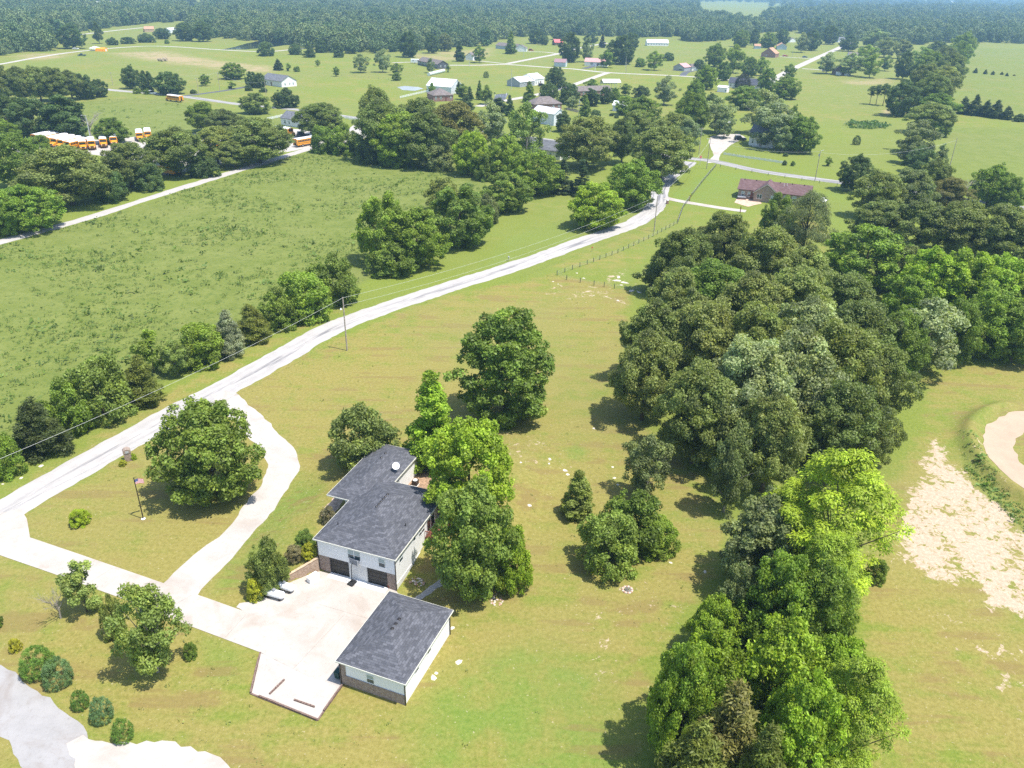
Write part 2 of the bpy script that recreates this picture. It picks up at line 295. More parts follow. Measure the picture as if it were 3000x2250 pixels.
bare=np.maximum.reduce([zone([(75.66,122.52),(70.67,114.07),(63.5,103.31),(57.24,94.32),(53.83,86.34),(55.67,82.89),(58.02,81.28),(62.32,82.42),(61.51,76.61),(63.82,76.07),(70,76.26),(77.53,88.61),(76.17,94.66),(74.88,105.93),(74.95,113.7)],2.2),.42*zone([(57.21,82.26),(59.99,82.35),(59.59,73),(68.89,74.44),(57.65,56.02),(53.99,62.49),(53.09,70.02)],4),.5*zone([(78.91,117.64),(83.23,121.08),(77.34,106.65),(78.62,99.01),(77.91,101.54),(77.18,110.62)],1),.45*zone([(29.49,192.31),(24.46,195.08),(24.55,205.45),(31.5,208.79)],1),.5*zone([(35.32,209.05),(53.38,251.45),(54.16,243.71),(30.38,192.37)],.5),.36*zone([(4.7,188.26),(12,196.39),(33.06,192.53),(28.86,180.23),(12.08,179.23)],3),.34*zone([(-25.35,128.46),(-9.32,126.55),(9.1,117.55),(13.95,105.03),(0.27,107.1),(-14.55,117)],4),.4*zone([(23.63,64.54),(25.38,78.61),(12.67,84.97),(4.72,68.62),(8.43,63.63)],5)*.7])
def grid_mesh(name):
    nx,ny=len(xs),len(ys); i=np.arange(nx*ny).reshape(ny,nx)
    q=np.stack([i[:-1,:-1],i[:-1,1:],i[1:,1:],i[1:,:-1]],-1).reshape(-1,4)
    me=D.meshes.new(name); me.vertices.add(nx*ny); me.vertices.foreach_set('co',np.stack([X,Y,Z],1).ravel().astype(np.float32))
    me.loops.add(q.size); me.loops.foreach_set('vertex_index',q.ravel().astype(np.int32)); me.polygons.add(len(q)); me.polygons.foreach_set('loop_start',np.arange(0,q.size,4,dtype=np.int32)); me.update(calc_edges=True)
    me.polygons.foreach_set('use_smooth',[True]*len(q))
    for nm,ch in (('zone',(dry,pas,bare)),('zone2',(lush,tan,dry*0))):
        a=me.attributes.new(nm,'FLOAT_COLOR','POINT'); a.data.foreach_set('color',np.stack([*ch,np.ones_like(dry)],1).ravel().astype(np.float32))
    return me
gm=grid_mesh('ground'); gm.materials.append(grass_m); go=D.objects.new('ground',gm); COL.objects.link(go); structure(go)
# ---------------------------------------------------------------- roads, drives and yards
rng=random.Random(4)
def resample(pts,step):
    out=[]; pts=[Vector((p[0],p[1],0)) for p in pts]; L=[0]
    n=len(pts)
    for i in range(n-1):
        p0=pts[max(i-1,0)]; p1=pts[i]; p2=pts[i+1]; p3=pts[min(i+2,n-1)]; k=max(2,int((p2-p1).length/step))
        for j in range(k):
            t=j/k; out.append(.5*((2*p1)+(p2-p0)*t+(2*p0-5*p1+4*p2-p3)*t*t+(3*p1-p0-3*p2+p3)*t**3))
    out.append(pts[-1]); return out
HARD=[]
def ribbon(name,pts,wid,mat,z=.03,rag=.15,step=1.2,parent=None):
    p=resample(pts,step); HARD.append(('r',np.array([(q.x,q.y) for q in p]),(wid(40) if callable(wid) else wid)/2+.6)); s=0; v=[]; f=[]; uv=[]; e=[0,0]
    for i,q in enumerate(p):
        d=(p[min(i+1,len(p)-1)]-p[max(i-1,0)]).normalized(); nrm=Vector((-d.y,d.x,0)); s+=(q-p[i-1]).length if i else 0
        e=[.6*a+rng.uniform(-rag,rag) for a in e]; wd=wid(s) if callable(wid) else wid
        for k in range(5):
            t=-1+k*.5; o=t*wd/2+(e[0] if k==0 else e[1] if k==4 else 0); a=q+nrm*o; v.append((a.x,a.y,zg(a.x,a.y)+z-(.028 if k in(0,4) and rag>.05 else 0))); uv.append((t,s))
    for i in range(len(p)-1):
        for k in range(4): a=i*5+k; f.append((a,a+5,a+6,a+1))
    me=D.meshes.new(name); me.from_pydata(v,[],f); me.update(); u=me.uv_layers.new(name='UVMap')
    for l in me.loops: u.data[l.index].uv=uv[l.vertex_index]
    me.materials.append(mat); me.polygons.foreach_set('use_smooth',[True]*len(f))
    if me.polygons[0].normal.z<0: me.flip_normals()
    o=D.objects.new(name,me); COL.objects.link(o); return structure(o)
def pad(name,poly,mat,z=.02,rag=0.,step=1.,thick=.02):
    pts=[]
    for i in range(len(poly)):
        a=Vector((*poly[i],0)); b=Vector((*poly[(i+1)%len(poly)],0)); n=max(1,int((b-a).length/step)) if rag else 1
        for j in range(n):
            q=a.lerp(b,j/n); pts.append((q.x+rng.uniform(-rag,rag),q.y+rng.uniform(-rag,rag)))
    HARD.append(('p',[tuple(q) for q in poly],0))
    area=sum(pts[i][0]*pts[(i+1)%len(pts)][1]-pts[(i+1)%len(pts)][0]*pts[i][1] for i in range(len(pts)))
    if area<0: pts.reverse()
    n=len(pts); v=[(x,y,z) for x,y in pts]+[(x,y,z-thick) for x,y in pts]; f=[tuple(range(n))]+[(i,i+n,(i+1)%n+n,(i+1)%n) for i in range(n)]
    m=MB(); m.v=v; m.f=f; return structure(build(m,name,mat))
ribbon('road',[(-82.35,75.84),(-78.1,83.71),(-73.89,92.24),(-67.49,107.5),(-58.99,125.08),(-50.08,143.38),(-39.22,165.35),(-19.64,188.72),(0.04,209.61),(21.74,235.71),(40.88,259.53),(51.57,284.85),(56.65,308.93),(64.65,333.13),(78.25,362.23)],lambda s:6.6,road_m,.035,.22)
ribbon('main_road',[(-490.6,660.3),(-390.25,627.4),(-335.48,597),(-283.36,569.6),(-242.2,552.3),(-218.9,542),(-170.07,510.6),(-129.34,493.2),(-89.86,466.6),(-23.04,432.1),(16.28,409.4),(46.88,389.02),(76.55,371.43),(89.34,364.97),(105.13,345.38),(131.88,326.94),(158.44,308.72),(182.59,292.26),(212.11,270.33)],6.6,paved_m,.045,.1,4)
ribbon('gravel_lane',[(-160.15,193.16),(-150.28,221.45),(-139.57,244.9),(-128.9,278.31),(-114.93,319.5),(-96.75,373.14),(-88.07,405.2),(-86.65,443.9)],4.6,lane_m,.04,.3,2)
ribbon('village_street',[(-25.6,525.7),(-12.95,550.5),(14.78,595.3),(42.7,658.3),(75.48,749.5),(83.91,766.5)],6,gravel_m,.05,.1,5)
ribbon('village_cross_street',[(-66.29,801.8),(-39.35,808.2),(-12.1,821.9),(25.89,802.5),(50.56,791.3),(82.64,763.2),(145.54,746.7),(179.09,725.5),(198.11,715.9)],6.5,gravel_m,.055,.1,5)
ribbon('village_side_street',[(-12.22,829.2),(14.14,895.3),(47.45,978.1),(76.71,1073.9),(121.41,1178.4)],6.5,gravel_m,.06,.1,5)
ribbon('garage_drive',[(-51.94,866),(-38.1,853.4),(-12.22,829.2)],4,gravel_m,.065,.1,5)
ribbon('far_street',[(190.52,656),(246.38,786),(320.5,938.6),(424.5,1147.1),(528.6,1359.7)],8,gravel_m,.05,.1,5)
ribbon('far_gravel_road',[(-444.4,651.5),(-445.8,721.5),(-450.6,783.1),(-451.3,848.2),(-439.2,908.1),(-415.9,951.7),(-377.5,947.3),(-330.61,925.2),(-276.32,911.5),(-252.4,948.2),(-227.46,1010.1),(-216.74,1037)],5.5,gravel_m,.05,.2,8)
ribbon('upper_far_road',[(-566.8,965.5),(-568,1001.6),(-572.6,1074.2),(-574.9,1150.5),(-575.3,1220.4),(-570.9,1301)],7,gravel_m,.05,.2,8)
ribbon('house_drive',[(-219.74,545.4),(-209.25,565.6),(-201.48,584.5),(-196.8,601.9),(-192.65,606.9)],4.5,dark_asph,.055,.1,3)
ribbon('brick_house_drive',[(55.75,292.9),(60.08,288.63),(67.77,283.29),(75.32,278.61),(81.3,275.81)],3.6,concr_m,.05,.03,2)
ribbon('tan_house_drive',[(306.17,999),(320.93,988.4),(339.25,979.1)],5,gravel_m,.06,.1,5); ribbon('shed_drive',[(283.9,847.7),(298.54,840.4),(309.3,832.4)],5,gravel_m,.06,.1,5)
ribbon('red_roof_house_drive',[(61.88,797.2),(69.18,816),(75.16,828.1)],7,dark_asph,.07,.1,4)
ribbon('blue_house_drive',[(9.86,993.1),(31.26,988.8),(44.25,967.3)],5,gravel_m,.065,.1,5)
ribbon('dark_house_drive',[(-121.89,813.7),(-106.84,824.8),(-93.05,820.7)],5,gravel_m,.05,.3,5)
ribbon('grey_house_drive',[(146.1,749.7),(155.21,782.1),(164.46,797)],6,dark_asph,.065,.1,4)
pad('black_yard',[(-17.58,546.4),(-15.4,590.1),(-6.98,595.5),(-8.83,561.6)],dark_asph,.03)
pad('bus_lot',[(-226.43,358.01),(-222.63,388.32),(-197.57,383.98),(-183.67,397.07),(-163.38,405.6),(-146.28,416),(-128.95,429.1),(-109.96,425.1),(-92.62,414.7),(-87.2,436.9),(-81.42,433.2),(-75.87,408.7),(-79.68,371.75),(-97.39,376.48),(-104.45,363.96),(-118.75,340.92),(-131.97,321.65),(-139.63,313.2),(-165.77,341.63),(-189.45,351.1),(-204.36,337.39)],gravel_m,.025,.3,4)
pad('gravel_yard',[(85.17,359.94),(92.71,378.92),(95.04,396.41),(97.76,415.5),(102.38,431.2),(109.07,438.4),(120.06,442),(120.8,430.4),(114.74,420.5),(107.11,407),(96.26,381.82),(91.19,362.86)],gravel_m,.03,.2,2)
CONC=pad('concrete_driveway',[(-82.3,89.99),(-73.21,92.76),(-71.72,93.65),(-69.38,91.18),(-66.64,87.05),(-57.11,83.34),(-46.07,78.99),(-37.36,75.58),(-31.99,73.39),(-30.51,72.96),(-29.49,73.82),(-28.87,78.63),(-25.19,81.43),(-14.49,78.12),(-13.56,76.76),(-18.24,62.32),(-22.39,63.75),(-28.63,67.03),(-38.15,70.89),(-46.71,74.68),(-57.64,79.02),(-68.54,83.17),(-80.77,87.7)],concr_m,.05)
pad('gravel_apron',[(-28.63,67.03),(-27.92,61.07),(-19.84,57.74),(-18.17,62.51),(-22.41,63.85)],gravel_m,.034,.05)
pad('tank_gravel',[(-31.97,73.33),(-33.88,74.29),(-33.69,75.02),(-31.89,75.44),(-29.93,76.87),(-28.95,78.44),(-27.35,78.75),(-26.46,76.98),(-27.39,73.89),(-29.13,72.54)],gravel_m,.056,.1,.6)
ribbon('gravel_loop_drive',[(-55.53,131.15),(-49.43,124.23),(-43.69,117.39),(-38.8,110.88),(-36.52,105.8),(-36.1,101.66),(-36.64,97.98),(-37.49,92.81),(-38.5,88.55),(-39.91,84.27),(-41.24,80.95),(-41.99,77.63),(-42.03,74.94)],lambda s:4.6+max(0,(s-52))*.14,gravel_m,.042,.25,1)
ribbon('gravel_path',[(-12.33,75.68),(-10.79,77.35),(-9.4,78.86),(-7.86,80.12)],1.1,lane_m,.04,.12,.5)
bed_m=plain('mulch',(.30,.20,.13),.95,.1,.35,3); tanbed=plain('tan bed gravel',(.44,.33,.25),.95,.1,.3,3)
ribbon('mulch_bed',[(-14.7,97),(-13.77,100.94),(-12.64,105.33)],4.2,bed_m,.03,.3,.7)
ribbon('flower_bed',[(-25.96,90.93),(-25.4,94.49),(-25.08,97.58),(-24.81,100.88)],1.7,tanbed,.04,.25,.6)
ribbon('lower_lane',[(-65.79,65.29),(-54.8,59.93),(-50.05,57.12),(-45.16,53.45),(-40.82,49.39),(-36.31,44.4)],5.4,old_asph,.045,.3,1)
pad('lower_gravel',[(-44.93,54.46),(-43.56,55.23),(-39.31,54.4),(-34.99,54.83),(-31.9,54.18),(-28.71,52.99),(-26.51,51.51),(-18.11,46.12),(-36.92,45.69),(-41.2,50.48)],gravel_m,.05,.25,.8)
pad('patio',[(80.25,287.87),(83.36,296.44),(89.78,301.34),(90.24,287.74),(83.55,282.21)],plain('patio flags',(.5,.36,.27),.9,.2,.25,1.2),.06,.1,1)
# control joints of the drive are real grooves filled dark
joints=MB(); jm=plain('joint filler',(.20,.17,.14),.9,.1,.2)
for k,(a,b) in enumerate([([(-23.87,75.2)][0],[(-15.68,72.36)][0]),([(-40.15,76.24)][0],[(-42.76,73.06)][0]),([(-52.36,81.06)][0],[(-54.31,77.69)][0]),([(-32.21,73.03)][0],[(-33.47,69.24)][0]),([(-24.17,64.7)][0],[(-20.1,73.51)][0])]):
    a=Vector((*a,0)); b=Vector((*b,0)); n=(b-a).normalized(); n=Vector((-n.y,n.x,0))*.012
    joints.add([(q.x,q.y,.0535) for q in (a-n,b-n,b+n,a+n)],[(0,1,2,3)])
build(joints,'control_joint',jm,CONC)
# dirt track: sand ring inside the banked berm
m=MB(); NT=40
for r0,r1 in ((16.2,21.2),):
    vs_=[]; 
    for i in range(NT+1):
        a=R(75)+R(175)*i/NT
        for r in (r0+rng.uniform(-.5,.5),(r0+r1)/2,r1+rng.uniform(-.3,.3)): x=102+r*math.cos(a); y=110+r*math.sin(a); vs_.append((x,y,zg(x,y)+.04))
    m.add(vs_,[(i*3+k,i*3+k+1,i*3+k+4,i*3+k+3) for i in range(NT) for k in range(2)])
structure(build(m,'dirt_track',sand_m))
# ponds
def watermat():
    m,n,b=nodes('pond water',.06,.6); b.inputs['Base Color'].default_value=(.012,.018,.022,1); g=N(n); n.links.new(g.bump(g.noise(g.coord(),.6,3),.12,.2),b.inputs['Normal']); return m
wm=watermat(); pad('pond',[(-324.86,926.9),(-323.64,969.2),(-327.71,1019.7),(-325.17,1127),(-283.69,1141.8),(-259.44,1041.7),(-278.93,1005.6),(-284.96,970.1),(-300.94,933.9)],wm,.05,.4,6)
pad('small_pond',[(-90.6,619.6),(-85.75,627.1),(-74.94,622.5),(-70.03,612.7),(-74.71,599.4),(-83.65,601.9)],plain('pale pond water',(.30,.30,.29),.2,.6,.1,.2),.05,.3,3)
# ---------------------------------------------------------------- tree kit
def leaves_mesh(name,P,Nn,size,aspect,tint,hue,rs,long_dir=None):
    n=len(P); Nn=Nn/np.linalg.norm(Nn,axis=1,keepdims=True)
    ref=rs.normal(size=(n,3)) if long_dir is None else long_dir+rs.normal(size=(n,3))*.35
    a=ref-Nn*np.sum(ref*Nn,1,keepdims=True); a/=np.linalg.norm(a,axis=1,keepdims=True)+1e-9; b=np.cross(Nn,a)
    s=(size*rs.uniform(.6,1.35,n))[:,None]
    V=np.stack([P-a*s,P-b*s*aspect+Nn*s*.12,P+a*s,P+b*s*aspect+Nn*s*.12],1).reshape(-1,3)
    me=D.meshes.new(name); me.vertices.add(4*n); me.vertices.foreach_set('co',V.ravel().astype(np.float32))
    me.loops.add(4*n); me.loops.foreach_set('vertex_index',np.arange(4*n,dtype=np.int32)); me.polygons.add(n); me.polygons.foreach_set('loop_start',np.arange(0,4*n,4,dtype=np.int32)); me.update(calc_edges=True)
    for nm,v in (('tint',tint),('hue',hue)):
        at=me.attributes.new(nm,'FLOAT','FACE'); at.data.foreach_set('value',v.astype(np.float32))
    me.materials.append(leaf); return me
def crown(name,seed,H,Dm,z0,prof,ncl,cr,nleaf,size,aspect=.62,flat=.8,hollow=.32,droop=0.,lobe=.16,sheet=0.):
    rs=np.random.RandomState(seed); t=np.linspace(0.0,1,240); r=np.array([max(prof(q),0) for q in t])
    dz=(H-z0)/240; dr=np.gradient(r)*Dm/2; wgt=(r+.03)*np.sqrt(dr**2+dz**2); wgt/=wgt.sum()
    tt=np.interp(rs.rand(ncl),np.cumsum(wgt),t); an=rs.rand(ncl)*2*np.pi
    ph=rs.rand(6)*6.28; lb=1+lobe*(np.sin(3*an+ph[0]+3*tt)+.7*np.sin(5*an+ph[1]-5*tt)+.6*np.sin(2*an+ph[2]+6*tt))/1.6
    rr=np.interp(tt,t,r)*Dm/2*lb*rs.rand(ncl)**hollow
    cri=cr*rs.uniform(.65,1.45,ncl); rr=np.maximum(rr-cri*.45,0)
    C=np.stack([rr*np.cos(an),rr*np.sin(an),z0+tt*(H-z0-cr*.6)*(1+.04*rs.normal(size=ncl))],1); C[:,2]=np.maximum(C[:,2],z0*.6+.1)
    k=rs.choice(ncl,nleaf,p=cri**2/np.sum(cri**2)); c=C[k]
    out=c.copy(); out[:,2]=(out[:,2]-(z0+(H-z0)*.4))*.7; out/=np.linalg.norm(out,axis=1,keepdims=True)+1e-6
    d=rs.normal(size=(nleaf,3))+out*.55+np.array([0,0,.25]); d/=np.linalg.norm(d,axis=1,keepdims=True)
    P=c+d*(cri[k]*(.45+.55*rs.rand(nleaf)**.6))[:,None]*np.array([1,1,flat])+rs.normal(size=(nleaf,3))*size*.6
    P[:,2]-=droop*np.hypot(P[:,0],P[:,1])**1.5; P[:,2]=np.maximum(P[:,2],.06)
    Nn=d*.55+np.array([0,0,.45+sheet])+rs.normal(size=(nleaf,3))*(.55-.3*min(sheet,1))
    tint=np.clip(rs.normal(1,.17,ncl),.6,1.5)[k]*np.clip(rs.normal(1,.17,nleaf),.5,1.6); hue=np.clip(rs.rand(ncl)**2*.8,0,1)[k]*rs.rand(nleaf)
    ld=None
    if aspect<.45: ld=d*1.0+np.array([0,0,.3 if droop==0 else -1.2])
    return leaves_mesh(name,P,Nn,size,aspect,tint,hue,rs,ld),C
def trunk(name,seed,H,z0,C,r0,nl,mat,top=.72):
    rs=np.random.RandomState(seed+99); m=MB(); pts=[(0,0,-.25)]; x=y=0; K=6
    for i in range(1,K+1): x+=rs.normal()*H*.008; y+=rs.normal()*H*.008; pts.append((x,y,H*top*i/K))
    m.tube(pts,[r0*1.35]+[r0*(1-.8*i/K) for i in range(1,K+1)],7)
    idx=rs.choice(len(C),min(nl,len(C)),replace=False)
    for j in idx:
        c=C[j]; z=max(z0*.5+.2,min(c[2]*rs.uniform(.45,.7),H*top*.95)); f=z/(H*top); b=Vector((x*f,y*f,z)); e=Vector(c); mid=b.lerp(e,.55)+Vector((0,0,.06*H*rs.rand()-.02*H)); m.tube([b,mid,e],[r0*.42*(1-.6*f),r0*.24,r0*.06],5,False)
    me=D.meshes.new(name); me.from_pydata(m.v,[],m.f); me.update(); me.polygons.foreach_set('use_smooth',[True]*len(m.f)); me.materials.append(mat); return me
def bare(name,seed,H,spread,mat):
    rs=random.Random(seed); m=MB()
    def br(p,d,L,r,lv):
        q=p+d*L; mid=p+d*L*.5+Vector((rs.uniform(-1,1),rs.uniform(-1,1),0))*L*.06; m.tube([p,mid,q],[r,r*.8,r*.55],5 if lv<2 else 4 if lv<3 else 3,False)
        if lv>=4: return
        for i in range(4 if lv else 5):
            e=(d+Vector((rs.uniform(-1,1),rs.uniform(-1,1),rs.uniform(-.25,.6)))*spread).normalized(); br(p+d*L*rs.uniform(.45,1),e,L*rs.uniform(.5,.75),r*.5,lv+1)
    br(Vector((0,0,-.2)),Vector((.05,0,1)),H*.38,H*.018,0)
    me=D.meshes.new(name); me.from_pydata(m.v,[],m.f); me.update(); me.materials.append(mat); return me
sn=lambda a,b,p:(lambda t:max(math.sin(math.pi*(a+b*t)),0)**p)
KIT={}
def kit(k,n,H,Dm,z0,prof,ncl,cr,nl,size,tr=.2,limbs=9,mat=None,**kw):
    KIT[k]=[]
    for i in range(n):
        s=hash_seed(k)+i*7; c,C=crown('crown_'+k+str(i),s,H,Dm,z0,prof,ncl,cr,nl,size,**kw); KIT[k].append((c,trunk('trunk_'+k+str(i),s,H,z0,C,tr,limbs,mat or bark),H,Dm))
def hash_seed(k): return sum(ord(c)*(i+3) for i,c in enumerate(k))*13%9973
kit('O',3,14,13,2.6,sn(.16,.80,.62),190,1.05,40000,.185,.34,22,flat=.72,lobe=.22)
kit('M',3,9,9,.7,sn(.13,.83,.55),230,.62,32000,.140,.22,12,flat=.8)
kit('E',1,11,9,.5,sn(.14,.82,.50),280,.62,40000,.138,.22,10,flat=.7)
kit('K',1,10,6.2,.3,lambda t:(1-t)**.72*(.55+.45*min(1,t*5+.2)),130,.60,26000,.135,.18,8,flat=.75,lobe=.1)
kit('L',2,9,7.4,1.5,sn(.14,.82,.6),66,.78,12500,.150,.16,26,bark_pale,hollow=.5,lobe=.3)
kit('Y',1,5,3,.6,sn(.2,.76,.7),26,.42,4600,.11,.06,14,hollow=.6,lobe=.3)
kit('B',2,4,5,.12,sn(.24,.72,.5),120,.42,16000,.098,.07,8,flat=.85)
kit('G',1,2.2,2.8,.1,sn(.26,.70,.5),320,.13,15000,.05,.05,3,aspect=.34,hollow=.1,lobe=.04,flat=.9)
kit('C',2,6.5,4.6,.15,lambda t:(1-t)**.8*(.6+.4*min(1,t*4+.2))+.03,130,.40,20000,.12,.12,6,aspect=.32,lobe=.2,flat=.7)
kit('C2',1,12,6.2,.4,lambda t:math.sin(math.pi*(.22+.76*t))**.8,120,.72,24000,.17,.22,6,lobe=.16,flat=.75)
kit('S2',1,10,4.6,.2,lambda t:(1-t)**.9*(.75+.25*abs(math.sin(t*26)))+.02,150,.42,20000,.13,.14,6,aspect=.32,flat=.45,droop=.03)
kit('W',1,11,9.6,2.0,sn(.16,.80,.6),110,.85,20000,.17,.24,20,aspect=.26,hollow=.5,droop=.035,lobe=.25)
kit('F',2,11,9.2,.6,sn(.15,.81,.55),170,.85,32000,.145,.2,12,aspect=.40,flat=.42,sheet=.9,lobe=.2)
kit('N',1,11,5,4.6,sn(.2,.76,.6),34,.72,9000,.15,.16,16,aspect=.3,lobe=.3,flat=.6)
KIT['D']=[(None,bare('bare_limbs',5,10,.75,bark_pale),9.2,7.2)]
KNAME=dict(O='oak_tree',M='broadleaf_tree',E='broadleaf_tree',K='conical_tree',L='airy_tree',Y='young_tree',B='shrub',G='globe_shrub',C='cedar_tree',C2='evergreen_tree',S2='spruce_tree',W='willow_tree',F='feathery_tree',N='pine_tree',D='bare_tree')
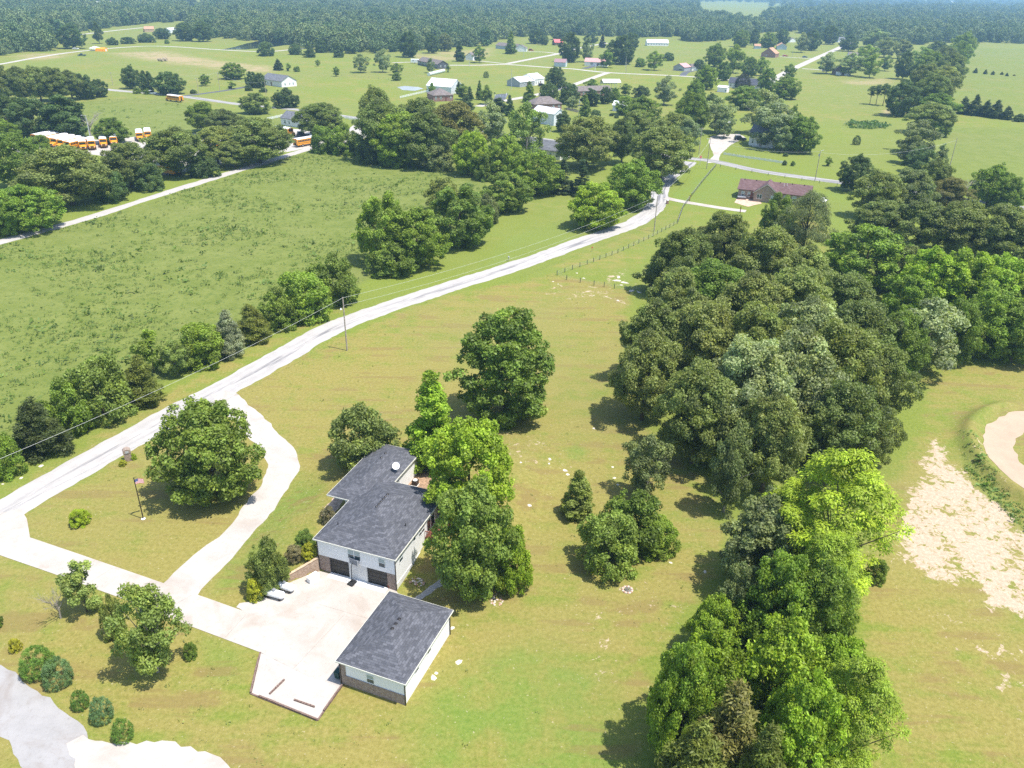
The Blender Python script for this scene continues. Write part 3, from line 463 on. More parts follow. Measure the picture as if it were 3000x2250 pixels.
TREES=[
("M","mid",-44.67,98.3,0,15.3,15.5,"round dark green tree inside the gravel loop driveway"),
("E","mid",-1.11,124.1,0,20.0,16.9,"tall dense round green tree standing alone in the lawn behind the house"),
("K","bright",-12.21,105.35,1.7,16.6,10.7,"pointed bright green tree behind the house roof"),
("M","bright",-5.59,92.25,1.7,15.1,12.7,"broad bright green tree beside the house wing with the satellite dish"),
("M","mid2",-4.63,78.33,0.09,16.0,11.0,"large green tree with leafy limbs over the house deck side"),
("B","bright",0.22,79.09,0.01,8.9,6.0,"low bright green mounded tree beside the leafy deck side tree"),
("B","olive",-23.62,105.92,1.55,9.7,10.9,"wide olive bushy tree at the left of the rear roof wing"),
("K","magn",10.05,95.11,0,7.8,5.9,"small yellowish pyramid tree alone in the brown lawn"),
("L","grey",20.79,100.13,0,10.9,7.4,"thin greyish sapling below the big oak grove"),
("B","mid2",13.38,83.58,0,8.4,8.5,"leftmost dark bush of the clump in the brown lawn"),
("B","mid",17.29,88.21,0,8.6,9.0,"upper bush at the back of the clump in the brown lawn"),
("B","lush",20.43,87.41,0,5.3,6.2,"small right hand bush of the clump in the brown lawn"),
("Y","olive",-51.79,73.02,0,7.7,4.6,"small pointed green tree touching the concrete driveway edge"),
("D","bark",-54.39,71.77,0,6.5,4.6,"grey twiggy half bare shrub beside the concrete driveway"),
("B","dkol",-30.56,77.87,0,7.5,5.0,"dark rounded evergreen bush beside the brick retaining wall"),
("B","yel",-31.83,75.94,0,3.1,2.1,"yellow green shrub at the left end of the propane tanks"),
("B","mid",-31,76.96,0,1.8,1.5,"small green shrub tucked between the evergreen bush and propane tanks"),
("B","mid2",-27.22,83.73,1.9,2.7,2.8,"leafy green shrub under the roof corner of the house"),
("B","yel",-26.34,81.95,1.87,2.2,2.1,"golden shrub against the house corner above the brick wall"),
("B","pink",-28.29,81.72,1.67,2.1,2.3,"reddish flowering shrub above the brick retaining wall"),
("B","pink",-25.49,89.66,1.9,2.5,2.2,"pink flowering shrub under the long left eave of the house"),
("L","yel2",-39.31,63.87,0,12.0,7.6,"tall airy light green tree at the driveway edge"),
("B","olive",-46.2,68.98,0,6.1,2.7,"narrow small tree just left of the airy driveway tree"),
("B","mid",-36.35,66.08,0,2.2,1.6,"tiny green shrub right of the airy driveway tree"),
("G","glob",-52.32,63.41,0,3.5,3.6,"wide green globe shrub, top of the line by the lower road"),
("G","globb",-49.33,61.95,0,3.4,3.1,"bluish globe shrub touching the wide green one"),
("G","glob2",-45.39,58.83,0,2.3,1.8,"small dark globe shrub in the middle of the shrub line"),
("G","globb",-42.3,57.33,0,3.0,2.3,"round bluish globe shrub, second from the end of the line"),
("G","glob",-39.08,55.05,0,2.6,2.1,"last green globe shrub of the line nearest the white gravel"),
("B","yel",-56.83,66.58,0,1.7,1.4,"tiny yellow green shrub near the left picture edge"),
("B","mid2",-61.05,70.09,0,2.0,1.4,"green shrub cut off by the left picture edge"),
("B","lime",-61.29,90.42,0,2.3,2.9,"bright low plant clump in the lawn near the flagpole"),
("B","lime",-61.15,107.45,0,1.1,1.0,"small leafy plant behind the brick mailbox pillar"),
("B","yel",-62.08,105.59,0,1.0,1.2,"low yellow green plant in front of the brick mailbox pillar"),
("B","lush",-78.6,102.19,0,7.9,5.5,"shrub tree at the left picture edge beside the road"),
("C","cedar",-76.57,108.9,0,10.4,10.4,"dark pointed cedar in the hedge line beside the road"),
("B","lush",-75.38,116.49,0,9.3,8.4,"fresh green shrub tree right of the dark pointed cedar"),
("B","mid2",-72.35,120.94,0,11.2,11.1,"grey green round shrub tree in the roadside hedge line"),
("C","cedary",-67.45,126.53,0,9.5,8.8,"yellowish cedar in the roadside hedge line"),
("Y","lush",-70.9,138.89,0,9.1,5.4,"slim upright light green tree rising from the roadside hedge line"),
("L","yel2",-66.04,138.22,0,7.3,6.6,"pale airy round tree beside the slim one in the hedge line"),
("B","lush",-63.14,144.01,0,8.3,10.4,"full green bush halfway along the roadside hedge line"),
("C","silvc",-58.6,147.55,0,10.1,7.9,"silvery blue cedar in the roadside hedge line"),
("C","cedary",-56.4,155.75,0,8.7,9.8,"yellow green cedar behind the silvery one"),
("B","mid",-52.61,163.6,0,8.5,8.9,"dark round bush standing apart in the roadside hedge line"),
("B","lush",-48.88,169.12,0,10.9,13.7,"wide bright green bush near the upper end of the hedge line"),
("B","mid2",-44.19,179.52,0,11.3,12.9,"green bush ending the roadside hedge line"),
("M","lush",-35.87,209.54,0,18.6,15.2,"large dark green tree on the pasture side of the middle clump"),
("B","mid",-32.64,201.64,0,7.6,12.9,"low bush in front of the middle clump"),
("M","lush",-27.06,208.95,0,15.4,17.5,"full green tree in the centre of the middle clump"),
("M","mid",-16.8,228.95,0,16.8,20.1,"tall broad green tree on the road side of the middle clump"),
("M","olive",-24.69,266.39,0,11.4,12.5,"olive tree peeking out behind the middle clump"),
("B","grey",-9.2,252.98,0,9.0,8.2,"grey green shrub right of the middle clump"),
("M","mid2",-3.43,269.1,0,12.6,17.3,"rounded green tree between the middle clump and the field corner"),
("M","lush",7.39,293.81,0,15.8,18.6,"tall leafy green tree at the corner of the small mown field"),
("S2","dksp",17.49,296.89,0,12.9,10.0,"left dark spruce at the back of the small mown field"),
("S2","dksp",24.27,294.28,0,12.8,10.5,"right dark spruce at the back of the small mown field"),
("M","bright",25.97,250.89,0,14.0,17.9,"bright green tree with bare trunk beside the curving road"),
("M","lush",40.72,278.51,0,15.9,20.2,"bright green tree behind the one with the bare trunk"),
("O","olive",58.26,321.63,0,21.1,27.2,"big olive oak where the lane meets the main road"),
("O","olive",29.57,343.84,0,20.9,26.9,"olive oak left of the thin tall oak by the main road"),
("O","dkol",46.2,354.27,0,19.1,14.4,"thin tall oak showing its trunk by the main road"),
("O","olive",77.39,398.86,0,15.7,20.5,"oak behind the big one at the road junction"),
("O","olive",56.55,387.52,0,17.5,20.0,"oak crown rising behind the thin tall oak"),
("O","dkol",-58.95,350.36,0,24.2,26.4,"left dark oak of the big clump by the white fence"),
("O","olive",-67.27,390.71,0,25.6,16.8,"pale topped oak at the back of the big clump by the white fence"),
("O","lush",-49.91,341.13,0,21.0,22.6,"bright green oak inside the big dark clump"),
("O","dkol",-38.64,339.5,0,22.5,24.0,"front dark oak of the big clump by the main road"),
("O","bron",-28.08,367.78,0,22.7,25.9,"bronze tinged oak on the right of the big clump"),
("O","dkol",-44.61,375.81,0,22.9,24.6,"oak at the top of the big dark clump"),
("B","lush",-51.15,339.58,0,8.6,14.9,"light green bush under the left of the big dark clump"),
("B","grey",-33.22,334.53,0,11.2,15.3,"grey green bush under the front of the big dark clump"),
("B","dkgr",-63.1,344.02,0,10.9,11.4,"dark bush at the left foot of the big dark clump"),
("L","silver",-12.17,383.01,0,20.2,16.5,"silvery green tree right of the bronze tinged oak"),
("L","yel2",3.89,352.69,0,25.2,17.9,"pale airy tree with visible trunk near the big metal building"),
("M","bright",-17.96,325.46,0,16.9,17.0,"bright green round tree below the silvery green tree"),
("M","lush",-4.55,319.19,0,16.7,15.8,"light green round tree above the hidden grey roof house"),
("B","mid",-11.99,315.99,0,10.2,9.1,"narrow bush between the two light green round trees"),
("O","olive",-150.84,264.75,0,19.1,29.0,"widest olive oak beside the gravel lane"),
("M","lush",-148.24,234.85,0,13.0,20.9,"green tree at the left picture edge above the gravel lane"),
("M","lush",-152.07,227.95,0,13.0,10.2,"green tree cut by the left picture edge above the gravel lane"),
("M","mid",-181.88,288.08,0,18.5,18.0,"green tree left of the school bus rows at the left edge"),
("B","grey",-174.62,290.41,0,10.1,11.2,"grey twiggy bush behind the widest olive oak"),
("B","dkgr",-140.51,271.34,0,10.1,11.9,"dark bush at the foot of the widest olive oak"),
("O","dkol",-142.99,291.76,0,15.7,19.1,"dark oak between the widest olive oak and the hidden bus"),
("O","dkol",-133.38,313.83,0,17.4,26.9,"spreading oak in front of the bus lot"),
("O","olive",-125.31,334.52,0,15.4,17.5,"middle oak of the row hiding the bus lot"),
("O","dkol",-109.57,340.47,0,17.5,28.4,"spreading oak with forked trunk near the end of the gravel lane"),
("O","olive",-116.22,328.6,0,11.0,14.1,"small oak under the row hiding the bus lot"),
("B","dkgr",-134.52,288.21,0,9.2,11.2,"dark bush below the dark oak on the gravel lane"),
("B","dkgr",-123.11,312.37,0,8.5,12.0,"dark bush along the gravel lane below the middle oak"),
("B","mid",-207.29,347.54,0,7.9,10.9,"green bush hiding the front of the parked buses"),
("M","lush",-230.56,362.48,0,11.3,13.4,"light green tree at the left edge beside the parked buses"),
("O","mid",-158.24,410.3,0,14.5,17.3,"green tree behind the bus lot next to the pasture"),
("O","dkol",-144.43,400.1,0,12.6,18.8,"dark tree top over the hidden buses"),
("C2","dkgr",-216.77,389.06,0,19.8,20.0,"tall dark evergreen behind the first parked bus"),
("M","dkgr",-232.06,389.03,0,17.5,20.1,"dark tree behind the leaning bare tree"),
("M","dkgr",-246.17,394.96,0,17.9,18.5,"dark tree at the left edge behind the bare tree"),
("M","mid",-189.48,377.74,0,10.8,15.3,"round dark green tree alone in the bright pasture"),
("D","bark",-236.05,392.36,0,14.8,20.2,"leaning bare grey tree above the parked buses"),
("D","bark",-206.79,392.22,0,14.2,15.5,"bare grey tree beside the leaning light pole"),
("O","dkol",-97.21,404.1,0,16.2,24.6,"oak overhanging the small white house by the bus lot"),
("B","lush",-78.08,363.73,0,12.2,14.4,"bright bush at the end of the gravel lane"),
("B","mid",-87.84,365.86,0,11.4,12.1,"dark green bush beside the last parked bus"),
("B","dkgr",-71.72,362.85,0,7.6,7.9,"dark bush between lane end and the big dark clump"),
("O","dkol",-313.3,501.5,0,20.5,20.8,"oak at the left edge of the middle left wood"),
("O","dkol",-300.64,500.4,0,19.7,20.7,"second oak from the edge in the middle left wood"),
("O","olive",-292.27,504.9,0,20.2,20.0,"pale topped oak in the middle left wood"),
("O","dkol",-284.54,509.3,0,19.3,19.7,"centre oak of the middle left wood"),
("O","dkol",-278.99,516.7,0,16.8,19.0,"oak right of the centre in the middle left wood"),
("M","dkgr",-272.58,521,0,14.2,14.4,"shorter tree near the right end of the middle left wood"),
("M","dkgr",-269.06,531.7,0,10.5,11.3,"last small tree at the right end of the middle left wood"),
("M","dkgr",-268.27,576.3,0,14.5,13.2,"left tree of three beside the main road and white car"),
("M","dkgr",-251.79,563.7,0,12.7,11.4,"middle tree of three beside the main road and white car"),
("M","dkgr",-232.36,552.2,0,13.7,20.3,"right wide tree of three above the school bus on the road"),
("B","mid",-254.16,552,0,3.4,5.6,"shrub at the roadside left of the white car"),
("B","mid",-246.36,549.8,0,3.3,5.1,"small shrub touching the white car"),
("M","mid",-221.26,647.3,0,11.6,18.9,"round tree with short trunk left of the long white house"),
("L","mid",-226,600.7,0,8.1,8.3,"small tree alone left of the long white house"),
("M","dkgr",-191.38,598.7,0,10.3,9.9,"dark tree left of the driveway end at the long white house"),
("M","dkgr",-184.62,595.8,0,9.9,8.7,"dark tree touching the long white house"),
("Y","mid",-202.73,588.3,0,4.9,7.0,"sapling on the lawn beside the dark grey driveway"),
("B","dkgr",-188.01,579,0,3.9,5.3,"rounded shrub at the end of the dark grey driveway"),
("B","dkgr",-176.12,573.3,0,3.0,5.8,"rounded shrub in front of the long white house"),
("B","dkgr",-218.88,558.2,0,2.5,4.6,"shrub at the start of the dark grey driveway"),
("M","olive",-152.02,477.2,0,11.0,18.1,"spreading tree growing beside the main road below the long white house"),
("B","dkgr",-142.16,504.3,0,10.4,15.9,"dark full bush above the main road"),
("C","dksp",-206.3,720.9,0,9.6,10.4,"dark pointed cedar at the edge of the brown field"),
("Y","mid",-196.51,717.1,0,6.4,5.2,"thin sapling beside the dark pointed cedar"),
("B","dkgr",-255.92,858.5,0,13.1,17.0,"round dark tree in front of the far pond"),
("B","dkgr",-232.84,882.1,0,10.3,13.5,"left dark tree near the far white tent"),
("C","dkgr",-211.09,853.6,0,12.4,14.4,"middle dark tree near the far white tent"),
("B","dkgr",-213.26,915,0,12.6,14.8,"tree behind the far white tent"),
("C","dkgr",-183.63,860.8,0,14.4,13.8,"tree right of the far white tent"),
("L","mid",-182.27,764.3,0,5.6,4.9,"small sapling in the fence line right of the cedar"),
("B","mid",-188.47,713,0,4.2,5.8,"small bush in the fence line right of the cedar"),
("L","mid",-148.46,682.6,0,7.6,5.6,"slim sapling beside the far fence line"),
("B","mid",-411,992.8,0,4.3,6.2,"small bush above the far gravel road"),
("M","dkgr",-408.2,1043.2,0,20.1,26.1,"far pair of trees at the left of the pond wood"),
("M","dkgr",-385.05,1038.1,0,22.2,24.1,"far tree with visible trunk left of the pond wood"),
("M","dkgr",-523.9,902.7,0,10.8,16.2,"round pale tree left of the far upper road"),
("M","mid",-496.7,900.8,0,13.7,14.6,"pale green tree beside the far upper road"),
("M","dkgr",-472.5,898.1,0,23.2,28.2,"tall dark tree group at the far upper road"),
("L","dkgr",-479.4,970.8,0,21.5,13.9,"tall thin far tree by the upper road"),
("B","dkgr",-457.3,955.2,0,7.6,12.9,"far hedge bush, first after the tall thin tree"),
("B","dkgr",-451.1,979.9,0,7.1,17.6,"far hedge bush, second after the tall thin tree"),
("B","dkgr",-440.9,1007.1,0,9.4,19.9,"far hedge bush nearest the tan far house"),
("M","dkgr",-447,1069.8,0,12.2,21.0,"far dark tree by the tan far house"),
("L","silver",-134.48,716.1,0,15.0,14.9,"pale tree, left of the two in the far meadow"),
("L","silver",-116.89,722.8,0,17.3,15.0,"pale tree, right of the two in the far meadow, stones at its foot"),
("L","mid",-102.09,703.2,0,9.4,11.5,"leafy tree in the meadow fence line"),
("B","mid",-96.63,662.4,0,5.9,7.3,"bush at the end of the meadow fence line"),
("M","dkgr",-114.38,879,0,24.1,20.5,"dark tree with short trunk left of the dark grey house"),
("M","dkgr",-96.23,938.2,0,19.6,16.8,"dark tree on the brown lawn before the wood"),
("M","grey",-84.73,971.2,0,18.2,18.3,"greyish tree on the brown lawn before the wood"),
("K","dkgr",-59.17,844.3,0,19.0,12.9,"dark upright tree left of the small white garage"),
("L","mid",-39.24,833.9,0,15.2,13.5,"spreading tree right of the small white garage"),
("L","silver",-76.06,725.8,0,11.3,8.6,"thin grey tree in front of the dark grey house"),
("Y","mid",-61.75,734.8,0,6.0,4.0,"small slim tree right of the dark grey house"),
("G","dkgr",-27.12,697,0,4.9,4.8,"small dark globe tree alone in the middle meadow"),
("K","mid",-9.61,952.5,0,23.6,16.2,"tall tree before the pale blue house"),
("M","dkgr",21.83,1132.4,0,18.6,21.2,"dark tree on the slope left of the red roofed barn"),
("M","dkgr",32.08,1109.5,0,11.9,12.9,"small tree on the slope left of the red roofed barn"),
("M","dkgr",56.89,1230.7,0,11.4,26.3,"wide tree behind the red roofed barn"),
("M","dkgr",51.71,863.9,0,26.5,22.5,"tall dark tree between the blue shed and the white house"),
("L","silver",69.82,868.3,0,22.0,14.8,"pale silvery tree behind the white house with red roof"),
("L","mid",84.35,812.6,0,15.7,16.1,"small tree in front of the white house with red roof"),
("M","dkgr",102.42,853,0,25.6,27.6,"large dark tree right of the white house with red roof"),
("M","dkgr",138.27,1057.3,0,19.7,19.8,"dark tree behind the large one right of the red roof"),
("K","purp",105.01,1082.4,0,15.9,10.6,"dark purple pointed tree behind the white house with red roof"),
("M","dkgr",97.26,1170.5,0,10.9,20.9,"tree before the wood edge above the red roof"),
("B","mid",118.93,827.6,0,7.9,11.2,"small round tree on the lawn right of the street lamp"),
("L","lush",127.43,795.3,0,16.9,17.2,"light green tree on the lawn right of the street lamp"),
("B","dkgr",159.66,907,0,7.9,13.1,"dark low tree behind the light green lawn tree"),
("M","dkgr",28.16,630.7,0,15.1,14.9,"tall dark tree beside the grey gabled house"),
("K","mid",7.26,550.4,0,13.4,10.6,"upright tree in front of the grey gabled house"),
("B","dkgr",20.72,559.5,0,11.5,13.9,"wide dark evergreen in the village, left of two"),
("B","dkgr",33.7,548,0,12.9,13.6,"wide dark evergreen in the village, right of two"),
("L","mid",53.37,610.1,0,9.6,12.3,"airy tree over the brick house roof"),
("C2","dkgr",47.34,540.3,0,11.1,11.4,"dark evergreen before the brick house in the village"),
("M","dkgr",57.82,551.9,0,10.5,9.1,"dark tree at the right end of the village brick house"),
("M","mid",65.04,559.8,0,8.9,8.2,"tree shading the village carport"),
("L","silver",34.26,522.6,0,8.0,8.7,"small pale tree with a thin trunk in the village lawn"),
("K","mid",40.03,491.8,0,12.5,8.2,"upright green tree beside the white street pole"),
("C2","dkgr",24.46,436.2,0,10.9,8.5,"dark evergreen at the corner of the big metal building"),
("B","dkgr",45.73,482,0,5.2,7.2,"round bush in the lawn below the white shed"),
("M","lush",65.36,503.8,0,10.8,13.5,"tree overhanging the white shed"),
("M","mid",69.51,458,0,15.6,21.2,"broad green tree right of the white shed"),
("B","dkgr",56.5,497,0,1.7,2.8,"left of two tiny round shrubs in the village lawn"),
("B","dkgr",58.74,489.1,0,1.9,3.0,"right of two tiny round shrubs in the village lawn"),
("M","dkgr",86.44,584.8,0,8.0,12.9,"dark tree in the meadow left of the silver tree"),
("L","silver",97.14,551.5,0,17.1,16.7,"tall silver grey tree in the village meadow"),
("L","mid",77,598.3,0,8.1,9.3,"grey green tree right of the carport"),
("K","dkgr",-41.98,585.4,0,8.4,5.9,"dark upright tree beside the white barn"),
("L","mid",-37.22,556.9,0,10.1,8.7,"light tree beside the white barn"),
("K","dkgr",-32.47,554.2,0,8.8,6.6,"dark tree right of the white barn"),
("K","mid",-26.05,558.7,0,12.3,6.2,"upright tree by the black paved yard"),
("L","mid",-20.34,536.1,0,11.0,9.9,"spreading tree by the black paved yard"),
("C2","dkgr",-30.94,492.4,0,10.6,8.2,"dark evergreen rising behind the bronze tinged oak"),
("C2","dkgr",-11.92,500.9,0,8.9,10.7,"dark evergreen left of the airy pale tree"),
("K","dkgr",-5.1,488,0,12.0,7.2,"dark upright tree beside the village street"),
("L","lush",-58.59,564,0,9.0,6.7,"small light tree before the white barn"),
("M","lush",145.37,647.8,0,16.9,17.7,"full green tree left of the low white shed"),
("M","mid",174.37,716.4,0,14.6,13.0,"green tree behind the low white shed"),
("M","dkgr",171.26,805.1,0,9.5,12.4,"dark tree by the small brown roofed garage"),
("M","mid",195.06,845.2,0,20.9,21.3,"tall tree behind the far street, left of the bright one"),
("L","lush",199.08,785.3,0,24.6,20.5,"tall bright topped tree behind the far street"),
("M","mid",204.68,750.3,0,16.6,15.6,"round tree beside the far street"),
("L","lush",219.68,765.1,0,15.8,13.1,"pale tree right of the round one beside the far street"),
("G","purp",175.97,657.9,0,10.8,11.8,"very dark round tree in front of the dark roofed ranch house"),
("M","mid",188.11,633.9,0,17.3,13.9,"tree at the right end of the dark roofed ranch house"),
("M","mid",191.58,598.7,0,14.9,20.8,"round tree with clear trunk in the yellow meadow edge"),
("L","mid",237.48,740,0,12.6,12.1,"tall tree above the round meadow edge tree"),
("M","mid",298.68,1153.6,0,20.6,23.6,"leafy tree in the row behind the tan roofed houses, leftmost"),
("M","dkgr",328.78,1203,0,19.7,17.1,"dark tree in the row behind the tan roofed houses"),
("M","mid",335.05,1151.8,0,18.5,24.6,"tree behind the brick gable house"),
("M","dkgr",371.65,1216.5,0,20.4,22.7,"dark tree behind the pale blue gable house"),
("L","silver",354.62,1074.4,0,21.6,20.1,"pale tree left of the street bend"),
("M","dkgr",381.35,1116.4,0,24.0,22.9,"round dark tree at the street bend"),
("M","dkgr",453.7,1256.9,0,25.0,25.7,"far tall tree beyond the street bend"),
("M","dkgr",430.4,1118.7,0,18.5,24.9,"dark spreading tree right of the street end"),
("L","silver",290.89,798.7,0,17.6,21.6,"left pale crown over the gabled shed"),
("L","silver",307.89,783.6,0,19.5,24.7,"right pale crown over the gabled shed"),
("L","lush",319.54,768.1,0,18.6,18.7,"bright pale green tree beside the gabled shed"),
("L","lush",371.43,909.5,0,19.8,22.8,"pale tall tree behind the bright one"),
("L","mid",364.02,841.1,0,13.2,13.6,"dark round tree at the meadow edge right of the bright one"),
("L","grey",438.8,1024.1,0,22.1,27.4,"feathery grey tree behind the gabled shed"),
("L","grey",452.5,1008.3,0,19.6,22.5,"feathery grey tree left of the long tree line"),
("L","silver",497.3,1200.8,0,24.0,40.6,"pale broad tree behind the street end"),
("M","dkgr",347.17,762.2,0,22.9,17.2,"dark tree with low skirt at the start of the long tree line"),
("N","dkgr",245,578.4,0,12.7,6.9,"left pine of the three in the meadow"),
("N","dkgr",248.83,577.3,0,13.8,7.4,"middle pine of the three in the meadow"),
("N","dkgr",251.65,572.6,0,15.2,8.4,"right pine of the three in the meadow"),
("M","dkgr",241.63,523.9,0,20.5,20.2,"dark tree with trunk over the sandy patch"),
("O","dkol",286.64,595.8,0,25.4,24.4,"oak in the long tree line beside the three pines"),
("O","olive",312.26,618.9,0,23.1,27.0,"pale topped oak in the long tree line above the cedars"),
("O","dkol",269.52,543,0,23.4,23.8,"broad oak in the long tree line behind the sandy patch tree"),
("M","mid",358.7,742.2,0,24.5,28.1,"tree in the long tree line near the meadow"),
("O","dkol",364.69,717.1,0,25.9,27.2,"oak in the long tree line facing the right hayfield"),
("O","dkol",424.1,847.4,0,23.1,26.6,"oak farther up the long tree line"),
("L","mid",449.3,870.6,0,27.5,27.3,"leafy tree near the top of the long tree line"),
("M","mid",521.4,1006.9,0,28.9,29.6,"tree at the top of the long tree line"),
("M","dkgr",478.7,977.9,0,20.5,28.9,"dark tree beside the top of the long tree line"),
("L","lush",439.2,925.7,0,16.8,24.9,"lighter tree in the upper long tree line"),
("O","lush",259.61,512.4,0,15.3,23.6,"rounded green oak above the right hayfield corner"),
("O","olive",229.27,456,0,16.3,25.4,"olive oak at the corner of the right hayfield"),
("L","grey",194.19,394.6,0,15.7,20.3,"grey green loose tree at the lower end of the long tree line"),
("L","grey",179.38,368.51,0,11.9,13.9,"wispy tree below the loose one at the lower end"),
("B","mid",229.91,447.3,0,7.7,11.7,"green bush at the foot of the long tree line"),
("B","dkgr",175.31,349.08,0,10.5,13.3,"dark bush beside the main road right of the light pole"),
("Y","grey",186.51,354.46,0,11.5,6.7,"thin tree standing beside the dark roadside bush"),
("C","dksp",289.96,539.9,0,11.2,10.7,"first dark cedar of the short row in the right field"),
("C","dksp",294.35,534.6,0,12.7,11.1,"second dark cedar of the short row in the right field"),
("C","dksp",299.14,529.4,0,10.6,10.5,"third dark cedar of the short row in the right field"),
("C","dksp",302.43,524.1,0,10.9,11.3,"fourth dark cedar of the short row in the right field"),
("C","dksp",307.06,519.1,0,8.4,9.9,"last dark cedar of the short row in the right field"),
("B","dkgr",311.09,511.4,0,4.4,7.6,"bush at the right edge beyond the cedar row"),
("C","dksp",453.6,840.3,0,5.0,5.3,"first small cedar in the far hayfield"),
("C","dksp",458.8,831.4,0,4.3,4.9,"second small cedar in the far hayfield"),
("C","dksp",463.2,825.8,0,3.7,4.9,"third small cedar in the far hayfield"),
("C","dksp",473,827.9,0,2.8,3.9,"fourth small cedar in the far hayfield"),
("C","dksp",470.7,814.6,0,3.3,3.8,"fifth small cedar in the far hayfield"),
("B","bron",480.9,819.9,0,1.2,2.6,"tiny rusty bush, last of the far hayfield row"),
("L","silver",132.53,443.6,0,21.3,22.6,"silver leaved tree behind the house with the gravel yard"),
("L","silver",127.4,404.8,0,20.6,28.3,"large silver leaved tree over the house with the gravel yard"),
("L","silver",108.47,427.8,0,12.4,12.0,"leafy tree beside the dark garden shed"),
("L","silver",107.22,442.5,0,18.2,18.5,"grey green tree with dark trunk at the gravel yard"),
("M","mid",136.52,391.51,0,16.4,18.3,"full green tree right of the house with the gravel yard"),
("M","mid",145.65,436.7,0,15.0,9.3,"small crown behind the full green tree by the gravel yard"),
("L","silver",127.96,390.53,0,11.5,11.0,"drooping silver tree at the house corner by the gravel yard"),
("M","mid",148.54,543.3,0,13.6,25.0,"green tree below the dark roofed ranch house"),
("M","mid",110.16,519.1,0,18.6,14.3,"green tree left of the garden shed yard"),
("O","mid",90.88,429.7,0,21.7,18.0,"green tree left of the garden shed by the junction"),
("L","silver",81.7,390.43,0,13.9,16.5,"pale tree overhanging the junction"),
("M","dkgr",116.84,500.2,0,13.1,11.6,"dark tree behind the garden shed"),
("Y","mid",139.68,359.76,0,4.0,3.8,"small sapling right of the tall light pole"),
("G","dkgr",173.62,415.9,0,4.5,4.0,"small round tree alone in the striped lawn"),
("B","dkgr",126.68,380.25,0,1.5,2.5,"small bush above the long white fence"),
("B","dkgr",119.89,359.15,0,2.1,2.1,"bush at the end of the long white fence"),
("B","mid",123.21,358.02,0,2.1,2.0,"second bush at the end of the long white fence"),
("M","dkgr",132.56,310.86,0,13.4,13.7,"dark round tree beside the main road by the brick house"),
("O","olive",124.15,269.8,0,16.0,17.0,"oak at the left end of the wood beyond the brick house lawn"),
("O","grey",136.83,274.45,0,16.0,17.3,"grey topped oak in the wood below the main road"),
("O","olive",153,291.21,0,16.3,12.6,"oak by the main road in the upper right wood"),
("D","bark",159.21,285.78,0,13.5,15.2,"half bare brown tree over the main road"),
("O","bron",154.67,281.54,0,11.9,15.0,"brown tinged oak beside the half bare tree"),
("M","lush",175.57,293.17,0,14.0,15.5,"green tree standing at the road edge on the right"),
("M","mid",179.47,287.51,0,11.2,11.1,"green tree right of the road edge one"),
("O","dkol",112.18,239.92,0,12.8,17.7,"dark oak above the round green crown in the right wood"),
("O","dkol",122.47,234.28,0,14.8,18.5,"dark oak in the middle of the right wood"),
("O","dkol",130.95,228.1,0,16.1,19.1,"dark oak right of the middle of the right wood"),
("O","dkol",140.08,222.27,0,16.2,18.7,"dark oak near the right edge of the right wood"),
("O","olive",146.05,219.56,0,15.7,14.2,"oak cut by the right picture edge in the right wood"),
("M","lush",92.29,199.4,0,15.5,22.1,"broad round green crown in the right wood beyond the grove"),
("O","dkol",100.74,196.78,0,11.8,11.9,"dark oak beside the broad round green crown"),
("M","bright",99.81,179.9,0,15.9,15.6,"bright green tree of the right wood, leftmost of the bright band"),
("M","bright",107.29,178.12,0,16.0,16.4,"bright green tree in the middle of the bright band"),
("M","bright",114.64,176.37,0,15.7,15.3,"bright green tree right of the middle of the bright band"),
("M","bright",120.61,174.58,0,15.8,12.5,"bright green tree at the right end of the bright band"),
("M","lush",90.89,170.83,0,12.2,11.5,"green tree in front of the bright band"),
("M","lush",101.66,156.19,0,14.6,13.1,"bright tree in the front row of the bright band"),
("M","mid",106.56,152.97,0,13.7,12.0,"dark green tree at the right picture edge behind the mown field"),
("L","silver",84.08,146.88,0,16.1,14.7,"silvery loose tree leaning at the grove corner"),
("M","mid",93.07,152.28,0,13.7,9.6,"green tree right of the silvery loose tree"),
("W","grey",85.28,227.51,0,18.1,17.9,"olive willow like tree with bare trunk below the brick house"),
("M","mid",81.83,242.06,0,13.7,10.7,"green tree joined to the willow like tree"),
("O","dkol",56.8,207.59,0,16.6,15.6,"dark oak nearest the brick house driveway end"),
("O","dkol",41.9,187.61,0,17.3,15.9,"ragged oak at the upper left corner of the grove"),
("Y","dkol",35.29,192.67,0,7.2,7.9,"small dark tree at the fence corner beside the grove"),
("O","olive",62.47,186.93,0,18.6,18.0,"tall olive oak at the back of the grove"),
("O","olive",70.63,182.72,0,15.2,15.6,"oak on the back right of the grove"),
("O","mid",44.67,164.27,0,16.7,17.1,"soft green oak behind the pale topped ones in the grove"),
("O","olive",34.32,158.05,0,16.9,13.8,"pale topped oak at the left back of the grove"),
("O","olive",50.13,155.27,0,17.5,16.3,"olive oak in the upper middle of the grove"),
("O","olive",60.46,157.61,0,18.4,16.4,"oak in the upper right of the grove"),
("O","dkol",72.5,161.95,0,15.7,16.0,"dark oak on the right flank of the grove"),
("O","olive",27.12,139.43,0,17.0,12.4,"oak at the left flank of the grove over the lawn"),
("O","olive",35.82,135.45,0,18.7,15.3,"big oak left of the centre of the grove"),
("O","olive",44.8,131.68,0,19.0,14.9,"big oak at the centre of the grove"),
("O","pale",54.89,134.92,0,19.3,16.1,"big pale leaved oak right of the grove centre"),
("O","dkol",66.62,139.84,0,17.7,15.7,"oak on the right of the grove facing the mown field"),
("O","mid",74.95,140.23,0,15.1,11.2,"dark green oak bulging toward the mown field"),
